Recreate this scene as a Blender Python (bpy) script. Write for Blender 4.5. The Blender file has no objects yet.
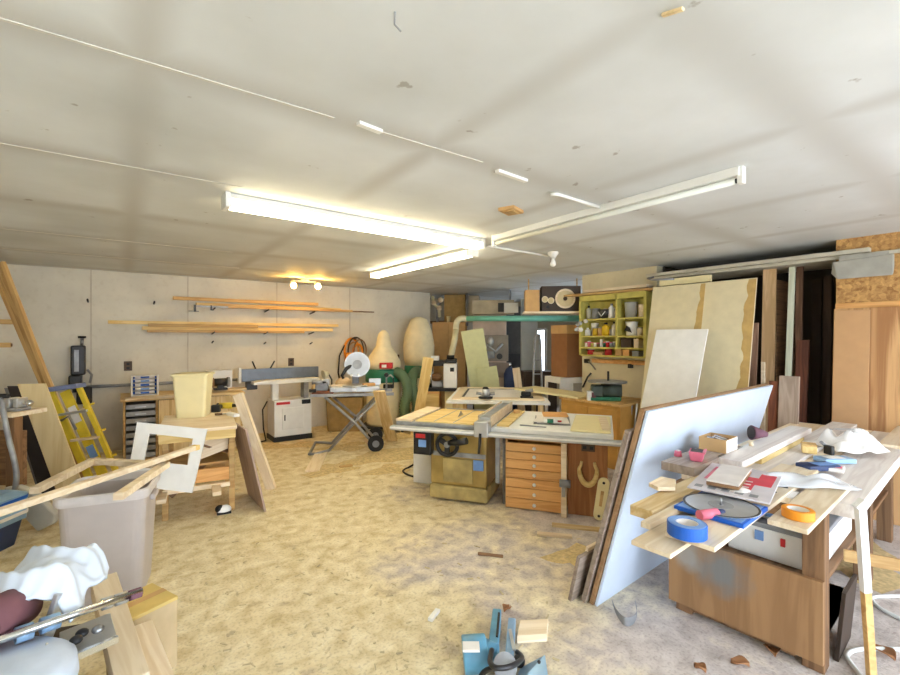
import bpy, bmesh, math, random
from math import sin, cos, pi, radians, sqrt, atan2
from mathutils import Vector, Matrix, Euler

random.seed(7)
SC = bpy.context.scene
COL = SC.collection
V = Vector

# ------------------------------------------------------------------ place: the room axes and the camera
H, YAW = 1.65, radians(36)
CY, SY = cos(YAW), sin(YAW)
RIGHT, FWD, UP = V((CY, -SY, 0)), V((SY, CY, 0)), V((0, 0, 1))
EYE = V((0, 0, H))
CEIL = 2.615

def ray(px, py): return RIGHT * ((px - 450) / 450) + FWD + UP * ((337.5 - py) / 450)
def D(px, py, d): return EYE + ray(px, py) * d
def F(px, py, z=0.0):
    r = ray(px, py); return EYE + r * ((z - H) / r.z)
def onx(px, py, x):
    r = ray(px, py); return EYE + r * (x / r.x)
def ony(px, py, y):
    r = ray(px, py); return EYE + r * (y / r.y)
def cam(X, Y, z=0.0): return V((CY * X + SY * Y, -SY * X + CY * Y, z))
def brg(b): return radians(54 - b)          # rotation whose local x points along a compass bearing from the view axis

# ------------------------------------------------------------------ materials
MATS = {}
def newmat(name):
    m = bpy.data.materials.new(name); m.use_nodes = True
    nt = m.node_tree; b = nt.nodes['Principled BSDF']
    return m, nt, b

def lin(c):
    return tuple(((v / 255) / 12.92 if v / 255 <= 0.04045 else (((v / 255) + 0.055) / 1.055) ** 2.4) for v in c) + (1,)

def plain(name, rgb, rough=.6, metal=0, var=.12, scale=9, bump=0.0, spec=.4):
    m, nt, b = newmat(name); N, L = nt.nodes, nt.links
    tc = N.new('ShaderNodeTexCoord'); nz = N.new('ShaderNodeTexNoise')
    nz.inputs['Scale'].default_value = scale; nz.inputs['Detail'].default_value = 6
    L.new(tc.outputs['Object'], nz.inputs['Vector'])
    mx = N.new('ShaderNodeMixRGB'); mx.blend_type = 'MULTIPLY'
    mx.inputs['Fac'].default_value = 1
    mx.inputs['Color1'].default_value = lin(rgb)
    cr = N.new('ShaderNodeValToRGB'); e = cr.color_ramp.elements
    e[0].position, e[1].position = .3, .7
    lo = 1 - var * 1.6
    e[0].color = (lo, lo, lo, 1); e[1].color = (1, 1, 1, 1)
    L.new(nz.outputs['Fac'], cr.inputs['Fac']); L.new(cr.outputs['Color'], mx.inputs['Color2'])
    L.new(mx.outputs['Color'], b.inputs['Base Color'])
    b.inputs['Roughness'].default_value = rough; b.inputs['Metallic'].default_value = metal
    b.inputs['Specular IOR Level'].default_value = spec
    if bump:
        bp = N.new('ShaderNodeBump'); bp.inputs['Strength'].default_value = bump; bp.inputs['Distance'].default_value = .01
        L.new(nz.outputs['Fac'], bp.inputs['Height']); L.new(bp.outputs['Normal'], b.inputs['Normal'])
    MATS[name] = m
    return m

def wood(name, c1, c2, axis='X', rough=.65, fine=1.0, rnd=.22, knots=True):
    m, nt, b = newmat(name); N, L = nt.nodes, nt.links
    tc = N.new('ShaderNodeTexCoord'); oi = N.new('ShaderNodeObjectInfo')
    mp = N.new('ShaderNodeMapping')
    s = {'X': (.9, 11, 11), 'Y': (11, .9, 11), 'Z': (11, 11, .9)}[axis]
    mp.inputs['Scale'].default_value = tuple(v * fine for v in s)
    ad = N.new('ShaderNodeVectorMath'); ad.operation = 'ADD'
    sc = N.new('ShaderNodeVectorMath'); sc.operation = 'SCALE'; sc.inputs['Scale'].default_value = 37
    cb = N.new('ShaderNodeCombineXYZ')
    for i in range(3): L.new(oi.outputs['Random'], cb.inputs[i])
    L.new(cb.outputs[0], sc.inputs[0])
    L.new(tc.outputs['Object'], mp.inputs['Vector']); L.new(mp.outputs[0], ad.inputs[0]); L.new(sc.outputs[0], ad.inputs[1])
    n1 = N.new('ShaderNodeTexNoise'); n1.inputs['Scale'].default_value = 1.1; n1.inputs['Detail'].default_value = 5
    n1.inputs['Distortion'].default_value = .7
    L.new(ad.outputs[0], n1.inputs['Vector'])
    wv = N.new('ShaderNodeMath'); wv.operation = 'MULTIPLY'; wv.inputs[1].default_value = 26
    sn = N.new('ShaderNodeMath'); sn.operation = 'SINE'
    L.new(n1.outputs['Fac'], wv.inputs[0]); L.new(wv.outputs[0], sn.inputs[0])
    mr = N.new('ShaderNodeMapRange'); mr.inputs['From Min'].default_value = -1; L.new(sn.outputs[0], mr.inputs['Value'])
    mxf = N.new('ShaderNodeMix'); mxf.data_type = 'FLOAT'; mxf.inputs['Factor'].default_value = .55
    L.new(mr.outputs[0], mxf.inputs['A']); L.new(n1.outputs['Fac'], mxf.inputs['B'])
    cr = N.new('ShaderNodeValToRGB'); e = cr.color_ramp.elements
    e[0].position, e[1].position = .12, .8
    e[0].color, e[1].color = lin(c2), lin(c1)
    L.new(mxf.outputs['Result'], cr.inputs['Fac'])
    hs = N.new('ShaderNodeHueSaturation')
    m2 = N.new('ShaderNodeMapRange'); m2.inputs['To Min'].default_value = 1 - rnd; m2.inputs['To Max'].default_value = 1 + rnd * .5
    L.new(oi.outputs['Random'], m2.inputs['Value']); L.new(m2.outputs[0], hs.inputs['Value'])
    L.new(cr.outputs['Color'], hs.inputs['Color']); L.new(hs.outputs[0], b.inputs['Base Color'])
    b.inputs['Roughness'].default_value = rough
    bp = N.new('ShaderNodeBump'); bp.inputs['Strength'].default_value = .12; bp.inputs['Distance'].default_value = .004
    L.new(mxf.outputs['Result'], bp.inputs['Height']); L.new(bp.outputs['Normal'], b.inputs['Normal'])
    MATS[name] = m
    return m

def glow(name, rgb, strength):
    m, nt, b = newmat(name)
    b.inputs['Base Color'].default_value = lin(rgb); b.inputs['Emission Color'].default_value = lin(rgb)
    b.inputs['Emission Strength'].default_value = strength
    MATS[name] = m
    return m

pine = wood('pine', (236, 214, 168), (205, 172, 116))
pine_z = wood('pine_upright', (236, 214, 168), (205, 172, 116), 'Z')
pale = wood('pale_board', (240, 224, 198), (219, 196, 160), rnd=.12)
yellow_pine = wood('yellow_pine', (238, 212, 148), (216, 182, 112))
orange_pine = wood('orange_pine', (230, 178, 112), (208, 150, 86), rnd=.10)
fir = wood('fir_lumber', (212, 176, 116), (182, 140, 84), rnd=.2)
walnut = wood('brown_board', (144, 108, 74), (104, 74, 48), rnd=.2)
walnut_z = wood('brown_board_upright', (144, 108, 74), (104, 74, 48), 'Z')
redwood = wood('red_brown_board', (128, 72, 48), (84, 44, 30))
greywood = wood('weathered_board', (176, 158, 142), (140, 122, 108))
ply = wood('plywood', (204, 160, 112), (172, 122, 76), 'X', fine=.32, rnd=.08)
ply_end = wood('stained_plywood_apron', (164, 126, 86), (140, 104, 68), 'Z', fine=.6, rnd=.03)
def add_stain(m, c, rad, rgb):
    """a paint stain with a ragged outline at c in the part's own coordinates"""
    nt = m.node_tree; N, L = nt.nodes, nt.links; b = nt.nodes['Principled BSDF']
    src = b.inputs['Base Color'].links[0].from_socket
    tc = N.new('ShaderNodeTexCoord'); d = N.new('ShaderNodeVectorMath'); d.operation = 'DISTANCE'; d.inputs[1].default_value = c
    nz = N.new('ShaderNodeTexNoise'); nz.inputs['Scale'].default_value = 9; nz.inputs['Detail'].default_value = 6
    L.new(tc.outputs['Object'], d.inputs[0]); L.new(tc.outputs['Object'], nz.inputs['Vector'])
    a = N.new('ShaderNodeMath'); a.operation = 'MULTIPLY_ADD'; a.inputs[1].default_value = rad * 1.3; L.new(nz.outputs['Fac'], a.inputs[0]); L.new(d.outputs['Value'], a.inputs[2])
    r = N.new('ShaderNodeMapRange'); r.inputs['From Min'].default_value = rad * 1.0; r.inputs['From Max'].default_value = rad * 1.75; r.inputs['To Min'].default_value = .75; r.inputs['To Max'].default_value = 0
    L.new(a.outputs[0], r.inputs['Value'])
    mx = N.new('ShaderNodeMixRGB'); mx.inputs[2].default_value = lin(rgb); L.new(r.outputs[0], mx.inputs[0]); L.new(src, mx.inputs[1]); L.new(mx.outputs[0], b.inputs['Base Color'])
add_stain(ply_end, (0, .46, .33), .15, (112, 124, 130)); add_stain(ply_end, (0, .64, .36), .10, (150, 150, 146))
panelwood = wood('varnished_panel', (180, 124, 78), (146, 94, 54), 'Z', fine=.8, rnd=.05)
greenboard = plain('pale_green_board', (214, 216, 168), .7, var=.06)
melamine = plain('white_melamine', (206, 220, 240), .4, var=.03)
white_paint = plain('white_paint', (240, 240, 238), .55, var=.05)
whitewash = wood('whitewashed_plank', (236, 230, 224), (214, 204, 198), rnd=.05)
rim_white = plain('pale_liner', (216, 210, 208), .5)
cream = plain('cream_plastic', (238, 226, 178), .5, var=.04)
beige_plastic = plain('beige_plastic', (190, 181, 177), .5, var=.05)
white_enamel = plain('white_enamel', (236, 236, 232), .35, var=.05)
black = plain('black_plastic', (32, 32, 34), .45)
darkmetal = plain('dark_metal', (70, 70, 72), .45, .6)
steel = plain('steel', (176, 178, 182), .32, .9, var=.2)
dullsteel = plain('dull_steel', (172, 174, 178), .5, .45, var=.25)
alu = plain('aluminium', (205, 208, 212), .38, .75, var=.12)
chrome = plain('chrome', (225, 228, 232), .15, 1)
gold_paint = plain('gold_machine_paint', (186, 158, 92), .32, .25, var=.25, scale=5)
gold_dusty = plain('dusty_gold_paint', (194, 172, 112), .8, .0, var=.3, scale=7)
green_enamel = plain('green_enamel', (42, 122, 96), .45)
green_hose = plain('green_hose', (104, 128, 96), .6)
dustbag = plain('filter_cloth', (234, 220, 182), .9, var=.08)
grey_plastic = plain('grey_plastic', (140, 142, 146), .5)
blue_tool = plain('blue_tool_paint', (104, 164, 196), .4, var=.2)
blue_light = plain('light_blue_metal', (150, 186, 222), .4, .3, var=.15)
blue_deep = plain('blue_plastic', (30, 96, 196), .4, var=.06)
navy = plain('navy_plastic', (44, 62, 104), .5)
red = plain('red_plastic', (200, 44, 48), .5)
pink = plain('pink_plastic', (232, 120, 142), .45)
orange = plain('orange_plastic', (236, 150, 36), .4, var=.06)
yellow = plain('yellow_fibreglass', (232, 206, 62), .5, var=.12)
yellow_paint = plain('yellow_paint', (210, 198, 104), .6, var=.2)
tan_card = plain('tan_cardboard', (206, 166, 112), .8, var=.1)
brown_card = plain('brown_cardboard', (150, 104, 68), .85, var=.1)
tan_bin = plain('tan_bin', (176, 146, 92), .7, var=.2)
maroon = plain('maroon_fabric', (120, 78, 84), .8)
purple = plain('mauve_sandpaper', (122, 84, 98), .8)
paper = plain('white_paper', (238, 234, 230), .7, var=.06)
cotton = plain('white_towel', (222, 232, 246), .95, var=.12, scale=5, bump=.5)
cord_white = plain('white_cord', (226, 228, 226), .5)
cord_black = plain('black_cord', (40, 38, 36), .6)
teal = plain('teal_pipe', (122, 206, 194), .4, var=.15, scale=4)
cream_pipe = plain('cream_pipe', (222, 214, 178), .5)
duct = plain('galvanised_duct', (196, 184, 160), .5, .2, var=.25, scale=3)
pinkbrick = plain('pink_block', (226, 208, 196), .85, var=.2, scale=3)
greydoor = plain('grey_door_paint', (170, 174, 176), .5, var=.05)
charcoal = plain('charcoal_panel', (92, 94, 96), .6)
cone_paper = plain('speaker_cone', (214, 196, 152), .6)
dark_box = plain('dark_veneer', (66, 52, 42), .6)
leafmat = plain('dry_leaf', (172, 122, 82), .8)
glass_blue = plain('label_blue', (64, 110, 190), .5)
rubber = plain('rubber', (44, 44, 46), .8)
concrete_chip = plain('grey_metal_sheet', (196, 200, 206), .4, .4)
tube_on = glow('lit_tube', (255, 242, 206), 11)
tube_off = plain('unlit_tube', (226, 228, 220), .3, var=.02)
spot_glow = glow('lit_bulb', (255, 196, 96), 150)
screen_blue = plain('blue_label', (120, 160, 220), .4)
stain = plain('glue_stain', (204, 170, 106), .7, var=.15)
clear = None
def clear_plastic():
    m, nt, b = newmat('clear_plastic'); N, L = nt.nodes, nt.links
    b.inputs['Base Color'].default_value = (.80, .83, .88, 1); b.inputs['Roughness'].default_value = .2
    b.inputs['Alpha'].default_value = .5
    MATS['clear'] = m
    return m
clear = clear_plastic()

# ------------------------------------------------------------------ mesh builder
class MB:
    def __init__(self): self.bm = bmesh.new()
    def _x(self, vs, M):
        if M is not None:
            for v in vs: v.co = M @ v.co
    def box(self, c, s, rot=None, M=None):
        r = bmesh.ops.create_cube(self.bm, size=1)['verts']
        T = Matrix.Translation(V(c))
        if rot: T = T @ Euler(rot).to_matrix().to_4x4()
        T = T @ Matrix.Diagonal((s[0], s[1], s[2], 1))
        self._x(r, T); self._x(r, M); return self
    def b2(self, a, b):
        a, b = V(a), V(b); return self.box((a + b) / 2, (abs(b.x - a.x), abs(b.y - a.y), abs(b.z - a.z)))
    def bar(self, a, b, w, t, up=(0, 0, 1)):
        """box from a to b, w across, t along up"""
        a, b = V(a), V(b); x = (b - a); l = x.length; x = x / l
        y = V(up).cross(x)
        if y.length < 1e-4: y = V((0, 1, 0)).cross(x)
        y.normalize(); z = x.cross(y)
        M = Matrix((x, y, z)).transposed().to_4x4(); M.translation = (a + b) / 2
        r = bmesh.ops.create_cube(self.bm, size=1)['verts']
        self._x(r, M @ Matrix.Diagonal((l, w, t, 1))); return self
    def cyl(self, a, b, r1, r2=None, n=20, cap=True):
        a, b = V(a), V(b); z = b - a; l = z.length
        q = z.to_track_quat('Z', 'Y').to_matrix().to_4x4(); q.translation = (a + b) / 2
        r = bmesh.ops.create_cone(self.bm, cap_ends=cap, cap_tris=False, segments=n, radius1=r1, radius2=r1 if r2 is None else r2, depth=l)['verts']
        self._x(r, q)
        for f in {f for v in r for f in v.link_faces}:
            if len(f.verts) == 4: f.smooth = True
        return self
    def sph(self, c, r, s=(1, 1, 1), n=14):
        vs = bmesh.ops.create_uvsphere(self.bm, u_segments=n, v_segments=max(6, n // 2), radius=r)['verts']
        self._x(vs, Matrix.Translation(V(c)) @ Matrix.Diagonal((s[0], s[1], s[2], 1)))
        for f in {f for v in vs for f in v.link_faces}: f.smooth = True
        return self
    def tube(self, pts, r, n=10, closed=False):
        P = [V(p) for p in pts]; rings = []
        m = len(P); prev = None
        for i, p in enumerate(P):
            a = P[i - 1] if (i or closed) else p; b = P[(i + 1) % m] if (i < m - 1 or closed) else p
            d = (b - a).normalized()
            if prev is None:
                u = d.orthogonal().normalized()
            else:
                u = (prev - d * prev.dot(d)).normalized()
            prev = u; w = d.cross(u)
            rr = r[i] if isinstance(r, (list, tuple)) else r
            rings.append([self.bm.verts.new(p + (u * cos(2 * pi * k / n) + w * sin(2 * pi * k / n)) * rr) for k in range(n)])
        for i in range(m if closed else m - 1):
            A, B = rings[i], rings[(i + 1) % m]
            for k in range(n):
                f = self.bm.faces.new((A[k], A[(k + 1) % n], B[(k + 1) % n], B[k])); f.smooth = True
        if not closed:
            self.bm.faces.new(rings[0][::-1]); self.bm.faces.new(rings[-1])
        return self
    def lathe(self, prof, c=(0, 0, 0), n=24, M=None):
        rings = []; vs = []
        for r, z in prof:
            ring = [self.bm.verts.new((r * cos(2 * pi * k / n), r * sin(2 * pi * k / n), z)) for k in range(n)]
            rings.append(ring); vs += ring
        for i in range(len(rings) - 1):
            for k in range(n):
                f = self.bm.faces.new((rings[i][k], rings[i][(k + 1) % n], rings[i + 1][(k + 1) % n], rings[i + 1][k])); f.smooth = True
        self.bm.faces.new(rings[0][::-1]); self.bm.faces.new(rings[-1])
        self._x(vs, M); self._x(vs, Matrix.Translation(V(c))); return self
    def ring(self, c, ro, ri, h, n=36, M=None):
        return self._ring(c, ro, ri, h, n, M)
    def _ring(self, c, ro, ri, h, n, M):
        vs = []; R = []
        for r, z in ((ri, 0), (ro, 0), (ro, h), (ri, h)):
            q = [self.bm.verts.new((r * cos(2 * pi * k / n), r * sin(2 * pi * k / n), z)) for k in range(n)]
            R.append(q); vs += q
        for i in range(4):
            for k in range(n):
                self.bm.faces.new((R[i][k], R[i][(k + 1) % n], R[(i + 1) % 4][(k + 1) % n], R[(i + 1) % 4][k]))
        self._x(vs, M); self._x(vs, Matrix.Translation(V(c))); return self
    def prism(self, pts, z0, z1, M=None):
        a = [self.bm.verts.new((p[0], p[1], z0)) for p in pts]; b = [self.bm.verts.new((p[0], p[1], z1)) for p in pts]
        n = len(pts)
        self.bm.faces.new(a[::-1]); self.bm.faces.new(b)
        for i in range(n): self.bm.faces.new((a[i], a[(i + 1) % n], b[(i + 1) % n], b[i]))
        self._x(a + b, M); return self
    def hull(self, rings, cap=True, smooth=False):
        """skin through rings of points with equal counts"""
        R = [[self.bm.verts.new(p) for p in r] for r in rings]; n = len(R[0])
        for i in range(len(R) - 1):
            for k in range(n):
                f = self.bm.faces.new((R[i][k], R[i][(k + 1) % n], R[i + 1][(k + 1) % n], R[i + 1][k])); f.smooth = smooth
        if cap: self.bm.faces.new(R[0][::-1]); self.bm.faces.new(R[-1])
        return self
    def sheet(self, f, nx, ny, t=.004):
        G = [[self.bm.verts.new(f(i / nx, j / ny)) for j in range(ny + 1)] for i in range(nx + 1)]
        fs = []
        for i in range(nx):
            for j in range(ny):
                q = self.bm.faces.new((G[i][j], G[i + 1][j], G[i + 1][j + 1], G[i][j + 1])); q.smooth = True; fs.append(q)
        if t:
            bmesh.ops.recalc_face_normals(self.bm, faces=fs)
            bmesh.ops.solidify(self.bm, geom=fs, thickness=t)
        return self
    def build(self, name, mat, parent=None, bevel=0, loc=None, rot=None, keep=False):
        if not keep: bmesh.ops.recalc_face_normals(self.bm, faces=self.bm.faces[:])
        me = bpy.data.meshes.new(name); self.bm.to_mesh(me); self.bm.free()
        me.materials.append(mat)
        o = bpy.data.objects.new(name, me); COL.objects.link(o)
        if parent is not None: o.parent = parent
        if loc is not None: o.location = loc
        if rot is not None: o.rotation_euler = rot
        if bevel:
            b = o.modifiers.new('edge', 'BEVEL'); b.width = bevel; b.segments = 2; b.limit_method = 'ANGLE'; b.angle_limit = radians(40)
        return o

def tag(o, label, cat, group=None, kind=None):
    o['label'] = label; o['category'] = cat
    if group: o['group'] = group
    if kind: o['kind'] = kind
    return o
def struct(o): o['kind'] = 'structure'; return o
def thing(name, label, cat, loc=(0, 0, 0), rz=0, group=None):
    o = bpy.data.objects.new(name, None); COL.objects.link(o); o.empty_display_size = .05
    o.location = loc; o.rotation_euler = (0, 0, rz)
    return tag(o, label, cat, group)
def frame_of(o):
    return Matrix.Translation(o.location) @ o.rotation_euler.to_matrix().to_4x4()
def dup(root, loc, rz=None, label=None):
    r = root.copy(); COL.objects.link(r); r.location = loc
    if rz is not None: r.rotation_euler = (0, 0, rz)
    if label: r['label'] = label
    for ch in list(root.children):
        c = ch.copy(); COL.objects.link(c); c.parent = r
        for g in list(ch.children):
            d = g.copy(); COL.objects.link(d); d.parent = c
    return r

def slab(name, mat, A, U, Vv, t, parent=None, bevel=.002, label=None, cat=None, group=None):
    """board with one corner at A, edges U and Vv, thickness t on the U x V side; its own frame lies along the board"""
    A, U, Vv = V(A), V(U), V(Vv)
    x = U.normalized(); z = U.cross(Vv).normalized(); y = z.cross(x)
    M = Matrix((x, y, z)).transposed().to_4x4(); O = A + U / 2 + Vv / 2; M.translation = O
    I = M.inverted(); mb = MB()
    c = [I @ p for p in (A, A + U, A + U + Vv, A + Vv)]
    mb.hull([[(p.x, p.y, 0) for p in c], [(p.x, p.y, t) for p in c]])
    o = mb.build(name, mat, parent, bevel); o.matrix_world = M
    o.location, o.rotation_euler = M.to_translation(), M.to_euler()
    if label: tag(o, label, cat, group)
    return o
def plank(name, mat, A, B, w, t, wdir=(0, 0, 1), **k):
    """board along the centre line A-B; w across roughly along wdir"""
    A, B = V(A), V(B); U = B - A; x = U.normalized(); wd = V(wdir); y = (wd - x * wd.dot(x)).normalized(); z = x.cross(y)
    return slab(name, mat, A - y * (w / 2) - z * (t / 2), U, y * w, t, **k)
# ------------------------------------------------------------------ the setting
def floor_mat():
    m, nt, b = newmat('dusty_concrete'); N, L = nt.nodes, nt.links
    tc = N.new('ShaderNodeTexCoord')
    def noise(s, d=6, dist=0.0):
        n = N.new('ShaderNodeTexNoise'); n.inputs['Scale'].default_value = s; n.inputs['Detail'].default_value = d
        n.inputs['Distortion'].default_value = dist
        L.new(tc.outputs['Object'], n.inputs['Vector']); return n
    def ramp(src, stops):
        c = N.new('ShaderNodeValToRGB'); e = c.color_ramp.elements
        while len(e) < len(stops): e.new(.5)
        for k, (p, col) in zip(e, stops): k.position = p; k.color = col
        L.new(src, c.inputs['Fac']); return c
    n1, n2, n3, n4 = noise(1.3, 8, .5), noise(9, 10, .4), noise(60, 8), noise(.55, 4)
    # swept concrete towards the bench, sawdust elsewhere
    sx = N.new('ShaderNodeSeparateXYZ'); L.new(tc.outputs['Object'], sx.inputs[0])
    a = N.new('ShaderNodeMath'); a.operation = 'MULTIPLY_ADD'; a.inputs[1].default_value = -.24; a.inputs[2].default_value = .52
    L.new(sx.outputs['X'], a.inputs[0])
    a2 = N.new('ShaderNodeMath'); a2.operation = 'MULTIPLY_ADD'; a2.inputs[1].default_value = .15
    L.new(sx.outputs['Y'], a2.inputs[0]); L.new(a.outputs[0], a2.inputs[2])
    b1 = N.new('ShaderNodeMath'); b1.operation = 'MULTIPLY_ADD'; b1.inputs[1].default_value = 1.5
    L.new(n1.outputs['Fac'], b1.inputs[0])
    b0 = N.new('ShaderNodeMath'); b0.operation = 'ADD'; b0.inputs[1].default_value = -.55
    L.new(a2.outputs[0], b0.inputs[0]); L.new(b0.outputs[0], b1.inputs[2])
    c1 = N.new('ShaderNodeMath'); c1.operation = 'MULTIPLY_ADD'; c1.inputs[1].default_value = .9
    L.new(n2.outputs['Fac'], c1.inputs[0])
    c0 = N.new('ShaderNodeMath'); c0.operation = 'ADD'; c0.inputs[1].default_value = -.45
    L.new(b1.outputs[0], c0.inputs[0]); L.new(c0.outputs[0], c1.inputs[2])
    dust = ramp(c1.outputs[0], [(.32, (0, 0, 0, 1)), (.75, (1, 1, 1, 1))])
    conc = ramp(n2.outputs['Fac'], [(.25, lin((168, 158, 152))), (.5, lin((202, 192, 186))), (.75, lin((218, 210, 204)))])
    saw = ramp(n2.outputs['Fac'], [(.28, lin((200, 180, 134))), (.5, lin((224, 210, 174))), (.72, lin((240, 230, 202)))])
    mx = N.new('ShaderNodeMixRGB'); L.new(dust.outputs[0], mx.inputs[0]); L.new(conc.outputs[0], mx.inputs[1]); L.new(saw.outputs[0], mx.inputs[2])
    sp = ramp(n3.outputs['Fac'], [(.32, (.50, .46, .42, 1)), (.5, (1, 1, 1, 1))])
    ml = N.new('ShaderNodeMixRGB'); ml.blend_type = 'MULTIPLY'; ml.inputs[0].default_value = .45
    L.new(mx.outputs[0], ml.inputs[1]); L.new(sp.outputs[0], ml.inputs[2])
    L.new(ml.outputs[0], b.inputs['Base Color']); b.inputs['Roughness'].default_value = .85
    b.inputs['Specular IOR Level'].default_value = .25
    bp = N.new('ShaderNodeBump'); bp.inputs['Strength'].default_value = .5; bp.inputs['Distance'].default_value = .012
    L.new(n3.outputs['Fac'], bp.inputs['Height']); L.new(bp.outputs[0], b.inputs['Normal'])
    return m

def ceiling_mat():
    m, nt, b = newmat('painted_ceiling_board'); N, L = nt.nodes, nt.links
    tc = N.new('ShaderNodeTexCoord'); sx = N.new('ShaderNodeSeparateXYZ'); L.new(tc.outputs['Object'], sx.inputs[0])
    def line(out, period, off, w):
        """dirt that has gathered under the joists and along the joints: 1 on the line, 0 between"""
        s = N.new('ShaderNodeMath'); s.operation = 'SUBTRACT'; s.inputs[1].default_value = off; L.new(out, s.inputs[0])
        p = N.new('ShaderNodeMath'); p.operation = 'PINGPONG'; p.inputs[1].default_value = period / 2; L.new(s.outputs[0], p.inputs[0])
        r = N.new('ShaderNodeMapRange'); r.interpolation_type = 'SMOOTHSTEP'
        r.inputs['From Min'].default_value = 0; r.inputs['From Max'].default_value = w
        r.inputs['To Min'].default_value = 1; r.inputs['To Max'].default_value = 0
        L.new(p.outputs[0], r.inputs['Value']); return r.outputs[0]
    nz = N.new('ShaderNodeTexNoise'); nz.inputs['Scale'].default_value = 1.1; nz.inputs['Detail'].default_value = 7; L.new(tc.outputs['Object'], nz.inputs['Vector'])
    n2 = N.new('ShaderNodeTexNoise'); n2.inputs['Scale'].default_value = 9; n2.inputs['Detail'].default_value = 8; L.new(tc.outputs['Object'], n2.inputs['Vector'])
    jx = line(sx.outputs['X'], 1.22, .06, .13); jy = line(sx.outputs['Y'], 1.22, .68, .2)
    ms = N.new('ShaderNodeMath'); ms.operation = 'MAXIMUM'; L.new(jx, ms.inputs[0]); L.new(jy, ms.inputs[1])
    mm = N.new('ShaderNodeMath'); mm.operation = 'MULTIPLY'; L.new(ms.outputs[0], mm.inputs[0]); L.new(nz.outputs['Fac'], mm.inputs[1])
    cr = N.new('ShaderNodeValToRGB'); e = cr.color_ramp.elements
    e[0].position, e[1].position = .3, .68; e[0].color, e[1].color = lin((200, 203, 202)), lin((224, 228, 230)); L.new(nz.outputs['Fac'], cr.inputs['Fac'])
    mx = N.new('ShaderNodeMixRGB'); mx.inputs[2].default_value = lin((156, 148, 134))
    sc = N.new('ShaderNodeMath'); sc.operation = 'MULTIPLY'; sc.inputs[1].default_value = .62; L.new(mm.outputs[0], sc.inputs[0])
    L.new(sc.outputs[0], mx.inputs[0]); L.new(cr.outputs[0], mx.inputs[1])
    fl = N.new('ShaderNodeValToRGB'); e = fl.color_ramp.elements; e[0].position, e[1].position = .25, .29
    e[0].color, e[1].color = (.55, .5, .45, 1), (1, 1, 1, 1); L.new(n2.outputs['Fac'], fl.inputs['Fac'])
    ml = N.new('ShaderNodeMixRGB'); ml.blend_type = 'MULTIPLY'; ml.inputs[0].default_value = .8
    L.new(mx.outputs[0], ml.inputs[1]); L.new(fl.outputs[0], ml.inputs[2])
    L.new(ml.outputs[0], b.inputs['Base Color']); b.inputs['Roughness'].default_value = .7
    return m

def wall_mat(name, c, seam=True):
    m, nt, b = newmat(name); N, L = nt.nodes, nt.links
    tc = N.new('ShaderNodeTexCoord')
    n1 = N.new('ShaderNodeTexNoise'); n1.inputs['Scale'].default_value = 1.6; n1.inputs['Detail'].default_value = 8; L.new(tc.outputs['Object'], n1.inputs['Vector'])
    n2 = N.new('ShaderNodeTexNoise'); n2.inputs['Scale'].default_value = 14; n2.inputs['Detail'].default_value = 6; L.new(tc.outputs['Object'], n2.inputs['Vector'])
    cr = N.new('ShaderNodeValToRGB'); e = cr.color_ramp.elements; e[0].position, e[1].position = .3, .7
    e[0].color, e[1].color = lin(tuple(v * .9 for v in c)), lin(c); L.new(n1.outputs['Fac'], cr.inputs['Fac'])
    c2 = N.new('ShaderNodeValToRGB'); e = c2.color_ramp.elements; e[0].position, e[1].position = .3, .45
    e[0].color, e[1].color = (.84, .8, .76, 1), (1, 1, 1, 1); L.new(n2.outputs['Fac'], c2.inputs['Fac'])
    ml = N.new('ShaderNodeMixRGB'); ml.blend_type = 'MULTIPLY'; ml.inputs[0].default_value = .35
    L.new(cr.outputs[0], ml.inputs[1]); L.new(c2.outputs[0], ml.inputs[2])
    L.new(ml.outputs[0], b.inputs['Base Color']); b.inputs['Roughness'].default_value = .75
    return m

def osb_mat():
    m, nt, b = newmat('strand_board'); N, L = nt.nodes, nt.links
    tc = N.new('ShaderNodeTexCoord'); v = N.new('ShaderNodeTexVoronoi'); v.inputs['Scale'].default_value = 30
    nz = N.new('ShaderNodeTexNoise'); nz.inputs['Scale'].default_value = 22; nz.inputs['Detail'].default_value = 5; nz.inputs['Distortion'].default_value = 1.5
    L.new(tc.outputs['Object'], v.inputs['Vector']); L.new(tc.outputs['Object'], nz.inputs['Vector'])
    mx = N.new('ShaderNodeMixRGB'); mx.inputs[0].default_value = .6; L.new(v.outputs['Color'], mx.inputs[1]); L.new(nz.outputs['Fac'], mx.inputs[2])
    cr = N.new('ShaderNodeValToRGB'); e = cr.color_ramp.elements; e[0].position, e[1].position = .25, .75
    e[0].color, e[1].color = lin((140, 96, 52)), lin((212, 168, 104)); L.new(mx.outputs[0], cr.inputs['Fac'])
    L.new(cr.outputs[0], b.inputs['Base Color']); b.inputs['Roughness'].default_value = .8
    return m

M_floor, M_ceil = floor_mat(), ceiling_mat()
M_back, M_side, M_osb = wall_mat('limewashed_block', (228, 223, 208)), wall_mat('cream_wall', (220, 210, 178)), osb_mat()
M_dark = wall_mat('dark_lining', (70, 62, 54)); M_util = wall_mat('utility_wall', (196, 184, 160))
M_trim = plain('joint_tape', (216, 214, 206), .7)
M_drive = plain('driveway_concrete', (214, 212, 206), .9, var=.1, scale=2)

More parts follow.
